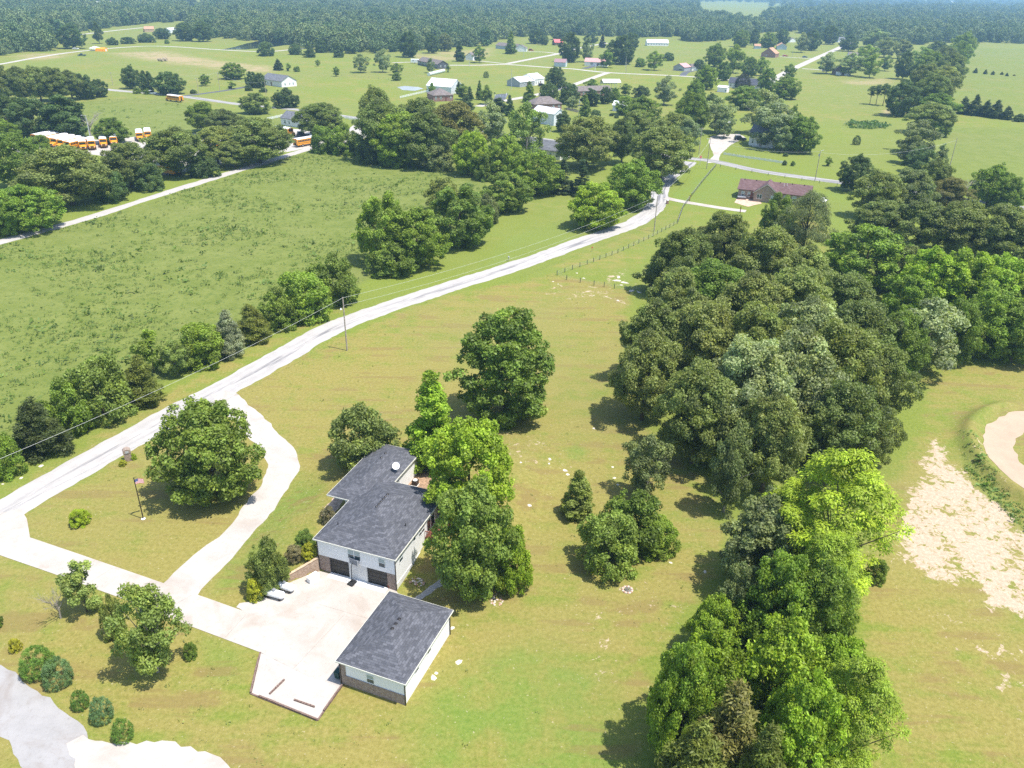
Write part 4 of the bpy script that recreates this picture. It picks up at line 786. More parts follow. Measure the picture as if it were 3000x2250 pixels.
("O","olive",23.67,124.19,0,17.1,12.1,"front left oak of the grove casting shade on the lawn"),
("O","olive",29.94,110.19,0,17.5,13.7,"oak with grey trunk at the front of the grove"),
("O","pale",38.31,113.18,0,20.9,15.3,"pale leaved oak at the front middle of the grove"),
("O","pale",46.89,116.86,0,21.3,15.7,"silvery leaved oak at the crest of the grove"),
("O","olive",56.33,121.93,0,20.0,15.5,"oak on the front right of the grove"),
("O","dkol",64.28,123.49,0,15.9,12.1,"dark oak overhanging the mown field path"),
("O","olive",39.35,102.21,0,16.6,11.6,"low branched oak above the lime green tree"),
("O","dkol",52.45,107.52,0,16.5,12.7,"shaded oak behind the lime green tree"),
("O","dkol",58.89,109.8,0,11.3,8.0,"small dark oak behind the right side of the lime green tree"),
("L","grey",32.18,96.6,0,14.5,6.7,"dying grey green tree with bare limbs at the grove front"),
("F","lime",40.37,79.09,0,21.6,14.2,"large lime green feathery tree in the lower right strip"),
("F","lime",35.5,82.23,0,15.5,7.9,"lime green feathery tree at the left of the large one"),
("M","grey",32.65,80.14,0,13.4,11.7,"dusky green tree below the grove in the lower right strip"),
("F","bright",37.29,71.77,0,15.2,8.5,"bright feathery tree at the field side of the strip"),
("M","lush",30.75,67.78,0,14.8,8.6,"leafy green tree in the middle of the lower right strip"),
("M","mid",34.7,66.35,0,14.8,8.1,"dark leafy tree facing the field in the lower right strip"),
("M","grey",26.83,69.81,0,11.7,6.2,"grey green tree on the lawn side of the strip"),
("M","bright",23.78,67.06,0,9.1,6.5,"bright tree on the lawn side of the strip"),
("M","bright",27.82,57.35,0,15.0,9.7,"bright green tree in the bottom part of the strip"),
("M","bright",20.66,57.59,0,12.9,8.6,"bright green tree overhanging the lawn near the bottom"),
("M","bright",33.42,57.92,0,12.5,8.2,"bright green tree facing the field near the bottom"),
("M","lush",17.3,53.82,0,15.2,7.1,"leftmost bright tree of the strip at the bottom"),
("F","bright",32.61,51.52,0,16.7,7.9,"pale green feathery tree at the bottom field side"),
("M","bright",27.74,49.94,0,15.4,8.5,"bright green tree cut by the bottom picture edge"),
("C","bron",20.57,49.77,0,15.2,9.9,"bronze topped cedar at the bottom of the strip"),
("C","cedary",17.18,47.6,0,13.6,9.1,"dark yellow cedar at the bottom picture edge"),
("C","cedary",22.68,46.38,0,14.4,7.0,"second yellowish cedar at the bottom picture edge"),
("B","mid",48.87,81.99,0,3.4,3.0,"low green shrub at the field edge of the lime green tree"),
]
GR=[(lambda x,y:y<95 and x<-20,'plants in the yard of the white house'),(lambda x,y:y<230 and x<-28,'hedge line along the road'),(lambda x,y:x>14 and y<190,'grove and strip of trees right of the lawn'),(lambda x,y:x>60 and y<330,'wood beyond the grove'),(lambda x,y:x<0 and y<420,'trees along the pasture and the bus lot'),(lambda x,y:y>=420,'trees around the far village and fields')]
trs=random.Random(11)
for i,(k,c,x,y,z,H,Dm,lab) in enumerate(TREES):
    pr=KIT[k][i%len(KIT[k])]; nm=KNAME[k]; cat='shrub' if k in('B','G') and H<5.5 else 'tree'
    if k=='B' and cat=='tree': nm='bushy_tree'
    o=thing(nm,lab,cat,(x,y,z),trs.uniform(0,6.28)); o.scale=(Dm/pr[3],Dm/pr[3],H/pr[2])
    for f,gname in GR:
        if f(x,y): o['group']=gname; break
    t=D.objects.new('trunk',pr[1]); COL.objects.link(t); t.parent=o
    if pr[0]:
        q=D.objects.new('crown',pr[0]); COL.objects.link(q); q.parent=o; j=trs.uniform(.88,1.12); col=TINT[c]; q.color=(col[0]*j*trs.uniform(.95,1.06),col[1]*j,col[2]*j*trs.uniform(.92,1.08),1)
# ---------------------------------------------------------------- far woods: one mass each, crowns instanced on points
def forest_leaf():
    m,n,b=nodes('forest leaves',.7,.2); g=N(n); oi=g.node('ShaderNodeObjectInfo'); t=g.attr('tint')
    c=g.mix(oi.outputs['Random'],(.066,.122,.040),(.185,.230,.085)); v=g.node('ShaderNodeCombineColor')
    for i in range(3): n.links.new(t,v.inputs[i])
    n.links.new(g.mix(1.,c,v.outputs[0],'MULTIPLY'),b.inputs['Base Color']); return m
fl=forest_leaf(); FP=[]
for i in range(4):
    me,_=crown('far_crown'+str(i),300+i,(13,11,14,10)[i],(12,10,11,9)[i],1.0,sn(.24,.70,.42),46,1.7,1700,.5,hollow=.3,lobe=.3); me.materials.clear(); me.materials.append(fl); FP.append(D.objects.new('far_crown',me))
def inside(x,y,poly):
    c=False; n=len(poly)
    for i in range(n):
        x0,y0=poly[i]; x1,y1=poly[(i+1)%n]
        if (y0>y)!=(y1>y) and x<(x1-x0)*(y-y0)/(y1-y0)+x0: c=not c
    return c
def woodland(name,label,poly,spacing,seed,cull=0.,grow=1.):
    rs=random.Random(seed); xs_=[p[0] for p in poly]; ys_=[p[1] for p in poly]; pts=[]; x=min(xs_)
    while x<max(xs_):
        y=min(ys_)
        while y<max(ys_):
            d=math.hypot(x,y); st=spacing*(1+max(0,(d-1200))/1500)
            px=x+rs.uniform(-.5,.5)*st; py=y+rs.uniform(-.5,.5)*st
            if inside(px,py,poly) and rs.random()>cull and abs(px)<py*.95+60: pts.append((px,py,zg(px,py),grow*rs.uniform(.62,1.3)*(1+max(0,d-1200)/4000),rs.uniform(0,6.28),rs.randrange(4)))
            y+=st
        x+=spacing*(1+max(0,(math.hypot(x,(min(ys_)+max(ys_))/2)-1200))/1500)
    me=D.meshes.new(name); me.from_pydata([p[:3] for p in pts],[],[])
    for nm,k,ty in (('sc',3,'FLOAT'),('rot',4,'FLOAT'),('pick',5,'INT')):
        a=me.attributes.new(nm,ty,'POINT'); a.data.foreach_set('value',[p[k] for p in pts])
    o=D.objects.new(name,me); COL.objects.link(o); stuff(o,label,'woods')
    ng=D.node_groups.new(name,'GeometryNodeTree'); ng.interface.new_socket('Geometry',in_out='INPUT',socket_type='NodeSocketGeometry'); ng.interface.new_socket('Geometry',in_out='OUTPUT',socket_type='NodeSocketGeometry')
    n=ng.nodes; l=ng.links; gi=n.new('NodeGroupInput'); gout=n.new('NodeGroupOutput'); jn=n.new('GeometryNodeJoinGeometry')
    def att(nm,ty): a=n.new('GeometryNodeInputNamedAttribute'); a.data_type=ty; a.inputs[0].default_value=nm; return a.outputs[0]
    sc=att('sc','FLOAT'); ro=att('rot','FLOAT'); pk=att('pick','INT'); cx=n.new('ShaderNodeCombineXYZ'); l.new(ro,cx.inputs[2])
    for i,fo in enumerate(FP):
        oi=n.new('GeometryNodeObjectInfo'); oi.inputs[0].default_value=fo; cmp=n.new('FunctionNodeCompare'); cmp.data_type='INT'; cmp.operation='EQUAL'; l.new(pk,cmp.inputs[2]); cmp.inputs[3].default_value=i
        ip=n.new('GeometryNodeInstanceOnPoints'); l.new(gi.outputs[0],ip.inputs['Points']); l.new(cmp.outputs[0],ip.inputs['Selection']); l.new(oi.outputs['Geometry'],ip.inputs['Instance']); l.new(cx.outputs[0],ip.inputs['Rotation']); l.new(sc,ip.inputs['Scale']); l.new(ip.outputs[0],jn.inputs[0])
    l.new(jn.outputs[0],gout.inputs[0]); mod=o.modifiers.new('trees','NODES'); mod.node_group=ng
    return len(pts)
nf=0
nf+=woodland('woodland','dense woods filling the upper left beyond the gravel roads',[(-608.7,742),(-489.9,796),(-494.9,844.8),(-480.5,862.4),(-526.6,955.5),(-553.7,969.8),(-588.8,1033.4),(-607.4,1216.3),(-615.7,1405.5),(-595.4,1466.8),(-592.6,1552.8),(-768.8,1992.3),(-913.5,1840.9),(-1131.6,2257.4),(-1609.3,2016.9)],11,1,0,1.42)
nf+=woodland('woodland','dense dark woods behind the pond and the village, centre of the picture',[(-420.6,1093.1),(-385.49,1105.6),(-345.79,1077.6),(-286.32,1033),(-240.17,962.2),(-189.45,903),(-158.16,911.6),(-123.89,960),(-89.42,1007),(-43.4,1067.2),(-35.02,1141),(-11.07,1254.8),(62.85,1343),(183.27,1324.7),(260.18,1370.3),(416.4,2085.7),(474.5,2290.9),(682.4,3379),(651.2,3913.2),(-31.13,3279.5),(-198.97,2755.3),(-462.7,2538.9),(-642.9,2623.6),(-765.5,2103.5),(-592.6,1552.8)],11,2,0,1.42)
nf+=woodland('woodland','woods on the right behind the hayfield and the tan roofed houses',[(499.3,1560.6),(494.2,1417.9),(517.1,1372.8),(563.1,1338.4),(591.4,1271.2),(667.7,1356.6),(729.5,1393.3),(815.2,1388.2),(1113.8,1417.9),(3265.6,4230.5),(2298.5,3984.5),(1680,3652.2),(1115.6,3178.4),(850.4,2558.1),(623.6,1842.8)],11.5,3,0,1.4)
nf+=woodland('woodland','belt of trees between the far street houses and the yellow field',[(234.38,1229.9),(311.34,1286.3),(346.13,1365.3),(443.7,1561),(523.9,1639.7),(560.9,1758.2),(481.5,1697.5),(508.9,2094.6),(453.8,2188.9),(303.77,1573.5)],11,4,.1,1.3)
nf+=woodland('woodland','clump of far trees standing in the pale far field',[(576.6,2052.8),(731.8,2169.5),(850.4,2558.1),(874.6,2873.3),(677.9,2407.1)],12,5,0,1.4)
nf+=woodland('woodland','hazy far woods along the top of the picture at the left',[(-1642.5,2059.3),(-1393.9,2325.3),(-1157.9,2310.4),(-791.3,2084),(-782,2149.6),(-950.5,2509.5),(-1276.3,2655.6),(-2055.8,3230.8),(-2454.2,3093.3)],19,6,.12,1.4)
nf+=woodland('woodland','hazy far woods along the top of the picture at the centre',[(-799.3,2197.7),(-660.2,2695.2),(-724.2,3163.5),(-872,3568.6),(-1104.8,3423.3),(-1055.3,2911.6)],19,7,.1,1.4)
nf+=woodland('woodland','hazy farthest woods on the horizon, centre and right',[(-253.2,2880.8),(-32.24,3391.5),(677.5,4073.2),(1027.1,4915.6),(1468.4,5189.3),(954.2,3311.4),(1171.2,3338.8),(1776.8,3865),(2608.5,4527.1),(3680.6,5314.9),(6367,9221.9),(4382,7631.3),(2799.5,6684.4),(1520.1,5774.3),(-49.56,5140.6),(-342.2,3899.2)],21,8,.2,1.4)
print('woodland trees',nf)
# ---------------------------------------------------------------- building kit
SIDE={'front':(0,lambda s,z,L,d,o:(s,-o,z)),'right':(R(90),lambda s,z,L,d,o:(L+o,s,z)),'back':(R(180),lambda s,z,L,d,o:(s,d+o,z)),'left':(R(-90),lambda s,z,L,d,o:(-o,s,z))}
def window(par,side,s,z,w,h,L,d,off=0.,frame=None,two=True,split=0,cols=1):
    """frame proud of the wall, pane(s) set back inside it; s, z is the centre"""
    rz,fn=SIDE[side]; m=MB(); t=.07
    m.box(-w/2-t,-w/2,-.05,.01,-h/2-t,h/2+t).box(w/2,w/2+t,-.05,.01,-h/2-t,h/2+t).box(-w/2,w/2,-.05,.01,h/2,h/2+t).box(-w/2,w/2,-.06,.01,-h/2-t,-h/2)
    if two: m.box(-w/2,w/2,-.04,.01,-.03,.03)
    for c in range(1,cols): x=-w/2+w*c/cols; m.box(x-.05,x+.05,-.045,.01,-h/2,h/2)
    o=build(m,'window',frame or trim,par,fn(s,z,L,d,off),rz)
    for c in range(cols):
        x0=-w/2+w*c/cols; x1=x0+w/cols
        if two: build(MB().box(x0,x1,-.02,-.005,.03,h/2),'pane',glass_light,o); build(MB().box(x0,x1,-.02,-.005,-h/2,-.03),'pane',glass,o)
        else: build(MB().box(x0,x1,-.02,-.005,-h/2,h/2),'pane',glass,o)
    return o
def hip(mb,x0,x1,y0,y1,z,rise,t=.18,k=1.):
    """hip roof with a fascia band; k<1 shortens the hip"""
    W=x1-x0; Dp=y1-y0
    base=[(x0,y0),(x1,y0),(x1,y1),(x0,y1)]
    if W>=Dp: a=Dp/2*k; r=[(x0+a,y0+Dp/2),(x1-a,y0+Dp/2)]; tp=[r[0],r[1],r[1],r[0]]
    else: a=W/2*k; r=[(x0+W/2,y0+a),(x0+W/2,y1-a)]; tp=[r[0],r[0],r[1],r[1]]
    o=len(mb.v); mb.v+=[(x,y,z) for x,y in base]+[(x,y,z+t) for x,y in base]+[(*r[0],z+t+rise),(*r[1],z+t+rise)]
    mb.f.append((o+3,o+2,o+1,o))
    for i in range(4): j=(i+1)%4; mb.f.append((o+i,o+j,o+4+j,o+4+i))
    A,B=o+8,o+9
    if W>=Dp: mb.f+=[(o+4,o+5,B,A),(o+5,o+6,B),(o+6,o+7,A,B),(o+7,o+4,A)]
    else: mb.f+=[(o+4,o+5,A),(o+5,o+6,B,A),(o+6,o+7,B),(o+7,o+4,A,B)]
def gable(mb,L,d,h,rise,o=.4,t=.16,axis='x'):
    s=rise/((d if axis=='x' else L)/2); q=(d if axis=='x' else L)
    prof=[(-o,h-o*s),(q/2,h+rise),(q+o,h-o*s),(q+o,h-o*s+t),(q/2,h+rise+t),(-o,h-o*s+t)]
    if axis=='x': mb.loft([[(-o,a,b) for a,b in prof],[(L+o,a,b) for a,b in prof]])
    else: mb.loft([[(a,-o,b) for a,b in prof],[(a,d+o,b) for a,b in prof]])
def house(A,B,dep,h,label,wall,roof,name='house',cat='house',rt='gx',rise=None,win=None,door=True,vents=1,garage=None,porch=False,group='houses and sheds around the village'):
    A=Vector((A[0],A[1],0)); B=Vector((B[0],B[1],0)); L=(B-A).length; rz=math.atan2(B.y-A.y,B.x-A.x); z=zg(A.x,A.y)
    T=thing(name,label,cat,(A.x,A.y,z),rz,group); T.scale[2]=1.35 if A.y>240 else 1.; m=MB(); rise=rise if rise is not None else .17*(L if rt=='gy' else dep)
    if rt=='gx': m.loft([[(x,0,-.2),(x,dep,-.2),(x,dep,h),(x,dep/2,h+rise-.02),(x,0,h)] for x in (0,L)])
    elif rt=='gy': m.loft([[(0,y,-.2),(L,y,-.2),(L,y,h),(L/2,y,h+rise-.02),(0,y,h)] for y in (0,dep)])
    else: m.box(0,L,0,dep,-.2,h)
    build(m,'wall',wall,T); m=MB()
    if rt in('gx','gy'): gable(m,L,dep,h,rise,.35,.16,'x' if rt=='gx' else 'y')
    else: hip(m,-.4,L+.4,-.4,dep+.4,h,rise)
    rf=build(m,'roof',roof,T)
    for i in range(vents):
        if rt=='gx' or rt=='hip': build(MB().box(L*(.35+.3*i)-.15,L*(.35+.3*i)+.15,dep*.36-.15,dep*.36+.15,h,h+rise*.72+.5),'roof_vent',grey_paint,rf)
    if win is None:
        n=max(2,int(L/3.2)); win=[('front',L*(i+.5)/n,1.55,1.0,1.2) for i in range(n) if not(door and i==n//2)]+[('right',dep*.3,1.55,.9,1.1),('right',dep*.7,1.55,.9,1.1)]
    for sd,s,zz,w_,h_ in win: window(T,sd,s,zz,w_,h_,L,dep,two=h_>.9)
    if door is True: n=max(2,int(L/3.2)); s=L*(n//2+.5)/n; dr=build(MB().box(s-.5,s+.5,-.06,.0,0,2.1),'door',door_mat,T); build(MB().box(s+.33,s+.4,-.11,-.06,.95,1.05),'handle',steel,dr)
    if garage:
        for sd,s,w_ in garage: rz_,fn=SIDE[sd]; build(MB().box(-w_/2,w_/2,-.05,.0,0,2.2),'garage_door',white_paint,T,fn(s,0,L,dep,0),rz_)
    if porch:
        for i in range(5): x=L*(.25+.6*i/4); build(MB().box(x-.08,x+.08,-1.9,-1.74,0,h-.25),'porch_post',trim,T)
        build(MB().add([(L*.2,-2.1,h-.3),(L*.9,-2.1,h-.3),(L*.9,-.3,h+.0),(L*.2,-.3,h+.0),(L*.2,-2.1,h-.15),(L*.9,-2.1,h-.15),(L*.9,-.3,h+.15),(L*.2,-.3,h+.15)],[(3,2,1,0),(4,5,6,7),(0,1,5,4),(1,2,6,5),(2,3,7,6),(3,0,4,7)]),'porch_roof',roof,T)
        build(MB().box(L*.2,L*.9,-2.,0,-.1,.12),'porch_floor',concrete_wall,T)
    return T
door_mat=plain('entrance door',(.16,.06,.045),.5,.4,.1)
r_grey=shingles('slate grey shingles',(.12,.125,.14),(.20,.21,.23),2); r_brown=shingles('brown shingles',(.15,.125,.115),(.24,.21,.20),2); r_maroon=shingles('maroon shingles',(.125,.075,.075),(.19,.125,.125),1.6); r_tan=shingles('tan shingles',(.42,.24,.15),(.52,.32,.22),2); r_dark=shingles('dark slate shingles',(.06,.065,.085),(.11,.115,.14),2)
r_white=ribbed('white metal roof',(.74,.75,.77),.5); r_red=ribbed('red metal roof',(.52,.10,.10),.5); r_mauve=ribbed('mauve metal roof',(.30,.18,.19),.5); r_pink=ribbed('faded red metal roof',(.55,.30,.28),.5)
w_white=siding('white house siding',(.76,.76,.75),.2); w_metal=ribbed('white metal wall',(.66,.69,.73),.6); w_blue=ribbed('pale blue metal wall',(.42,.49,.55),.6); w_gray=siding('dark grey siding',(.085,.088,.10),.2); w_lgray=siding('light grey siding',(.33,.35,.38),.2); w_brown=siding('brown board wall',(.12,.07,.05),.3); w_teal=siding('dark teal boards',(.03,.06,.065),.2)
# ---------------------------------------------------------------- the white house with the dark hip roof
def main_house():
    T=thing('white_house','white two storey house with charcoal hip roof and black garage doors','house',(HO[0],HO[1],0),HA)
    E=5.2; S=2.62; x0,x1,y0,y1=-11.55,-.35,.35,15.15
    # lower storey front, left to right: brick, door, white wall, door, brick
    wl=build(MB().box(x0,x1,y0+.25,y1,-.3,E),'wall',white_siding,T)
    build(MB().box(x0-.002,x1+.002,y0,y0+.25,S,E),'upper_wall',white_siding,T)
    build(MB().box(x0-.01,-10.0,y0-.01,y0+.25,-.2,S-.005),'brick_pier',brick,T); build(MB().box(-1.5,x1+.01,y0-.01,y0+.25,-.2,S-.005),'brick_pier',brick,T)
    build(MB().box(-7.1,-4.45,y0+.005,y0+.25,-.2,S-.005),'pier_wall',concrete_wall,T)
    build(MB().box(x1,x1+.05,y0+.26,y1-.5,-.2,.9),'foundation',concrete_wall,T)
    for a,b in ((-10.0,-7.1),(-4.45,-1.5)):
        g=build(MB().box(a,b,y0+.19,y0+.245,.0,S-.005),'garage_door',door_black,T)
        for k in range(4): build(MB().box(a+.06,b-.06,y0+.165,y0+.188,.06+k*.635,.64+k*.635),'door_panel',door_black,g)
    build(MB().box(-10.0,-1.5,y0-1.0,y0+.1,-.05,.075),'apron_slab',concrete_wall,T)
    # wing
    build(MB().box(-15.1,-8.5,15.15,24.0,.2,E),'wing_wall',white_siding,T)
    build(MB().box(-14.2,-12.0,11.5,15.1,.5,1.95),'porch_floor',concrete_wall,T)
    for px_,py_ in ((-14.1,11.7),(-14.1,13.2)): build(MB().box(px_-.1,px_+.1,py_-.1,py_+.1,1.9,E-.2),'porch_post',trim,T)
    # roofs: slabs butt and overlap at different heights
    m=MB(); hip(m,-11.9,0,0,15.5,E,2.0,.17); main=build(m,'roof',shingle,T)
    m=MB(); hip(m,-15.5,-8.15,9.2,24.35,E-.02,1.35,.17); wr=build(m,'roof',shingle,T)
    m=MB(); hip(m,-14.5,-9.0,11.3,14.7,E-.25,.75,.16); build(m,'roof',shingle,T)
    fas=MB()
    for a in ((-11.96,.06,-.06,0.,E-.02,E+.15),(0.,.06,0,15.5,E-.02,E+.15),(-8.15,.06,15.5,15.56,E-.02,E+.15),(-11.96,-11.9,0,11.25,E-.02,E+.15)): fas.box(*a)
    build(fas,'fascia',gutter,T)
    for a in ((-15.56,-15.5,9.2,24.35),(-8.15,-8.09,15.6,24.35),(-15.56,-8.09,24.35,24.41),(-15.5,-12.,9.14,9.2)): build(MB().box(*a,E-.04,E+.13),'fascia',gutter,T)
    for i in range(6): y=6.7+i*.62; build(MB().bevbox(-6.38,-6.08,y,y+.32,E+1.9,E+2.22,.06),'roof_vent',dark_metal,main)
    for y in (18.6,19.9): build(MB().bevbox(-12.1,-11.8,y,y+.32,E+1.25,E+1.62,.06),'roof_vent',dark_metal,wr)
    for x,y,zz in ((-9.9,3.0,E+.7),(-1.6,6.1,E+.6)): build(MB().tube([(x,y,zz),(x,y,zz+.55)],.06,8),'vent_pipe',dark_metal,main)
    L=11.2
    def win(side,s,z,w_,h_,**k):
        o=window(T,side,0,0,w_,h_,0,0,**k); rz=SIDE[side][0]
        o.location={'front':(s,y0-.002,z),'right':(x1+.002,s,z)}[side] if k.get('where') is None else k['where']; return o
    win('front',-6.15,S+1.5,1.75,1.45,cols=2); win('front',-2.15,S+1.4,.85,1.3)
    win('right',2.1,4.05,.9,1.2); win('right',6.0,4.2,.6,.6,two=False); win('right',8.2,4.0,1.6,1.1,cols=2)
    for s in (10.3,11.6): d=build(MB().box(-.6,.6,-.05,0,0,2.05),'patio_door',trim,T,(x1+.002,s,2.35),R(90)); build(MB().box(-.48,.48,-.06,-.051,.12,1.95),'pane',glass_dark,d)
    w=window(T,'right',0,0,.7,1.1,0,0); w.location=(-8.5+.002,17.2,3.9)
    for x,y in ((x1+.1,y0-.02),(x0-.06,y0-.03)): build(MB().box(x-.05,x+.05,y-.05,y+.05,.1,E),'downspout',dark_metal,T)
    build(MB().box(-5.75,-5.6,y0-.12,y0,S+.07,S+.25),'wall_lamp',white_paint,T)
    # deck on the right side
    dk=build(MB().box(x1+.06,2.2,9.0,13.2,2.15,2.3),'deck_floor',deckwood,T)
    for px_,py_ in ((2.1,9.1),(2.1,13.1),(.8,9.1)): build(MB().box(px_-.07,px_+.07,py_-.07,py_+.07,.2,3.35),'deck_post',deckwood,dk)
    for i in range(12): build(MB().box(x1+.25+i*.19-.03,x1+.25+i*.19+.03,9.03,9.09,2.3,3.25),'baluster',deckwood,dk)
    for i in range(20): build(MB().box(2.1,2.16,9.2+i*.2-.03,9.2+i*.2+.03,2.3,3.25),'baluster',deckwood,dk)
    build(MB().box(x1+.06,2.2,9.0,9.12,3.25,3.33),'handrail',deckwood,dk); build(MB().box(2.07,2.19,9.12,13.2,3.25,3.33),'handrail',deckwood,dk)
    return T
MH=main_house()
def loc(u,v,z=None):
    c,s=math.cos(HA),math.sin(HA); x=HO[0]+u*c-v*s; y=HO[1]+u*s+v*c; return (x,y,zg(x,y) if z is None else z)
# brick retaining wall
m=MB(); a=(-11.62,.2); b=(-15.4,-4.3); n=10
rg=[]
for i in range(n+1):
    t=i/n; u=a[0]+(b[0]-a[0])*t; v=a[1]+(b[1]-a[1])*t; top=2.2-1.75*t; nx,ny=.757*.15,-.653*.15
    rg.append([(u+nx,v+ny,-.2),(u-nx,v-ny,-.2),(u-nx,v-ny,top),(u+nx,v+ny,top)])
m.loft(rg); T=tag(build(m,'retaining_wall',brick_tan,None,(HO[0],HO[1],0),HA),'sloping tan brick retaining wall beside the left garage door','wall')
m=MB(); m.loft([[(p[2][0]-.02,p[2][1],p[2][2]),(p[3][0]+.04,p[3][1]-.03,p[3][2]),(p[3][0]+.04,p[3][1]-.03,p[3][2]+.08),(p[2][0]-.02,p[2][1],p[2][2]+.08)] for p in rg]); build(m,'coping',plain('coping',(.52,.38,.26),.9,.2,.2),T)
# ---------------------------------------------------------------- detached garage
def det_garage():
    O_=(-10.6,59.55); ga=R(-20.6); T=thing('detached_garage','white detached garage with brick base and charcoal hip roof','garage',(O_[0],O_[1],0),ga); E=3.5; W=8.6; Dp=12.0
    x0,x1,y0,y1=-W+.38,-.38,.38,Dp-.38
    build(MB().box(x0,x1,y0,y1,-.3,E),'wall',white_siding,T)
    build(MB().box(x0-.06,x1+.04,y0-.06,y0-.002,-.25,1.4),'brick_base',brick,T); build(MB().box(x0-.061,x0+.55,y0-.061,y0-.002,1.402,E-.02),'brick_pier',brick,T)
    build(MB().box(x0-.06,x0-.002,y0,y1,-.25,E-.02),'brick_side',brick,T)
    build(MB().box(x0+.3,x1+.05,y0-.09,y0-.06,1.4,1.47),'brick_ledge',brick,T)
    m=MB(); hip(m,-W,0,0,Dp,E,1.75,.16); rf=build(m,'roof',shingle,T)
    for a in ((-W-.05,.05,-.05,0),(0,.05,0,Dp),(-W-.05,-W,0,Dp),(-W-.05,.05,Dp,Dp+.05)): build(MB().box(*a,E-.02,E+.14),'fascia',gutter,T)
    for y in (5.1,5.9,6.7): build(MB().bevbox(-W/2-.2,-W/2+.2,y-.2,y+.2,E+1.55,E+1.98,.07),'roof_vent',dark_metal,rf)
    o=window(T,'front',0,0,.85,1.15,0,0); o.location=(-4.55,y0-.002,2.2)
    for s in (3.2,6.2): o=window(T,'right',0,0,.85,.85,0,0); o.location=(x1+.002,s,2.55)
    for x,y in ((x1+.08,y0-.04),(x0-.12,y0-.1),(x1+.08,y1)): build(MB().box(x-.055,x+.055,y-.055,y+.055,0,E),'downspout',dark_metal,T)
    for s in (3.4,8.2): build(MB().box(-1.35,1.35,-.06,0,0,2.2),'garage_door',door_black,T,(x0-.062,s,0),R(-90))
    return T
det_garage()
# ---------------------------------------------------------------- yard objects
def propane(p,rz,label):
    T=thing('propane_tank',label,'tank',(p[0],p[1],.056),rz,'propane tanks beside the driveway')
    prof=[]; L=2.9; r=.5
    for i in range(7): a=i/6*math.pi/2; prof.append((max(.02,r*math.sin(a)),-L/2+r*.8*(1-math.cos(a))))
    prof+=[(rr,-z) for rr,z in reversed(prof)]
    m=MB(); m.loft([[(z,rr*math.cos(2*math.pi*k/20),.72+rr*math.sin(2*math.pi*k/20)) for k in range(20)] for rr,z in prof]); build(m,'tank_body',white_paint,T,smooth=True)
    build(MB().lathe([(.24,1.18),(.24,1.36),(.2,1.42),(.06,1.44)],14),'valve_dome',grey_paint,T,smooth=False)
    for x in (-.8,.8):
        for y in (-.3,.3): build(MB().box(x-.12,x+.12,y-.09,y+.09,0,.42),'foot',dark_metal,T)
    return T
propane((-29.46,76.14,0),R(-18),'front white propane tank nearest the concrete driveway'); propane((-28.58,77.55,0),R(-18),'rear white propane tank nearest the brick wall')
# chest freezer like white box
T=thing('utility_box','white chest box standing by the brick retaining wall','box',(-25.42,79.59,0),R(50)); build(MB().bevbox(-.75,.75,-.4,.4,.03,.78,.05),'chest',white_paint,T); build(MB().bevbox(-.78,.78,-.43,.43,.785,.88,.04),'lid',white_paint,T)
# basketball stand
def hoop():
    T=thing('basketball_hoop','portable basketball hoop with dark backboard before the garage doors','hoop',(-20.24,79.1,0),R(150))
    b=build(MB().bevbox(-.45,.45,-.55,.55,.03,.28,.08),'base',black,T); build(MB().tube([(0,0,.25),(0,-.1,2.7),(0,-.35,3.2)],.055,8),'pole',red_paint if 0 else black,T)
    bb=build(MB().box(-.68,.68,-.62,-.58,2.75,3.6),'backboard',grey_paint,T)
    f=MB(); f.box(-.72,-.66,-.64,-.57,2.72,3.63).box(.66,.72,-.64,-.57,2.72,3.63).box(-.66,.66,-.64,-.57,2.72,2.78).box(-.66,.66,-.64,-.57,3.57,3.63); build(f,'backboard_frame',steel,bb)
    f=MB(); f.box(-.25,.25,-.635,-.622,2.9,2.94).box(-.25,.25,-.635,-.622,3.2,3.24).box(-.25,-.21,-.635,-.622,2.94,3.2).box(.21,.25,-.635,-.622,2.94,3.2); build(f,'target_square',white_paint,bb)
    rim=build(MB().tube([(.23*math.cos(a),-.9+.23*math.sin(a),2.9) for a in [2*math.pi*i/16 for i in range(17)]],.03,6),'rim',red_paint,T)
    net=MB()
    for i in range(10): a=2*math.pi*i/10; net.tube([(.22*math.cos(a),-.9+.22*math.sin(a),2.88),(.13*math.cos(a+.5),-.9+.13*math.sin(a+.5),2.45)],.012,4)
    build(net,'net',red_paint,rim)
hoop()
# crates beside the hoop
for i,(dx,dy,rz) in enumerate(((.9,.25,.3),(1.5,.0,.5))):
    q=(-20.24,79.1,0); T=thing('wire_crate',('left','right')[i]+' white slatted crate lying beside the basketball base','crate',(q[0]+dx,q[1]+dy-.1,.05),rz)
    for k in range(5): build(MB().box(-.35,.35,-.4+k*.17,-.3+k*.17,.0,.12),'slat',white_paint,T)
T=thing('planter_pot','small brown pot at the foot of the right brick pier','pot',(-15.3,78.48,0),0); build(MB().lathe([(.16,0),(.24,.2),(.25,.5),(.19,.62),(.21,.66)],12),'pot_body',plain('terracotta',(.20,.07,.045),.8,.3,.2),T,smooth=True)
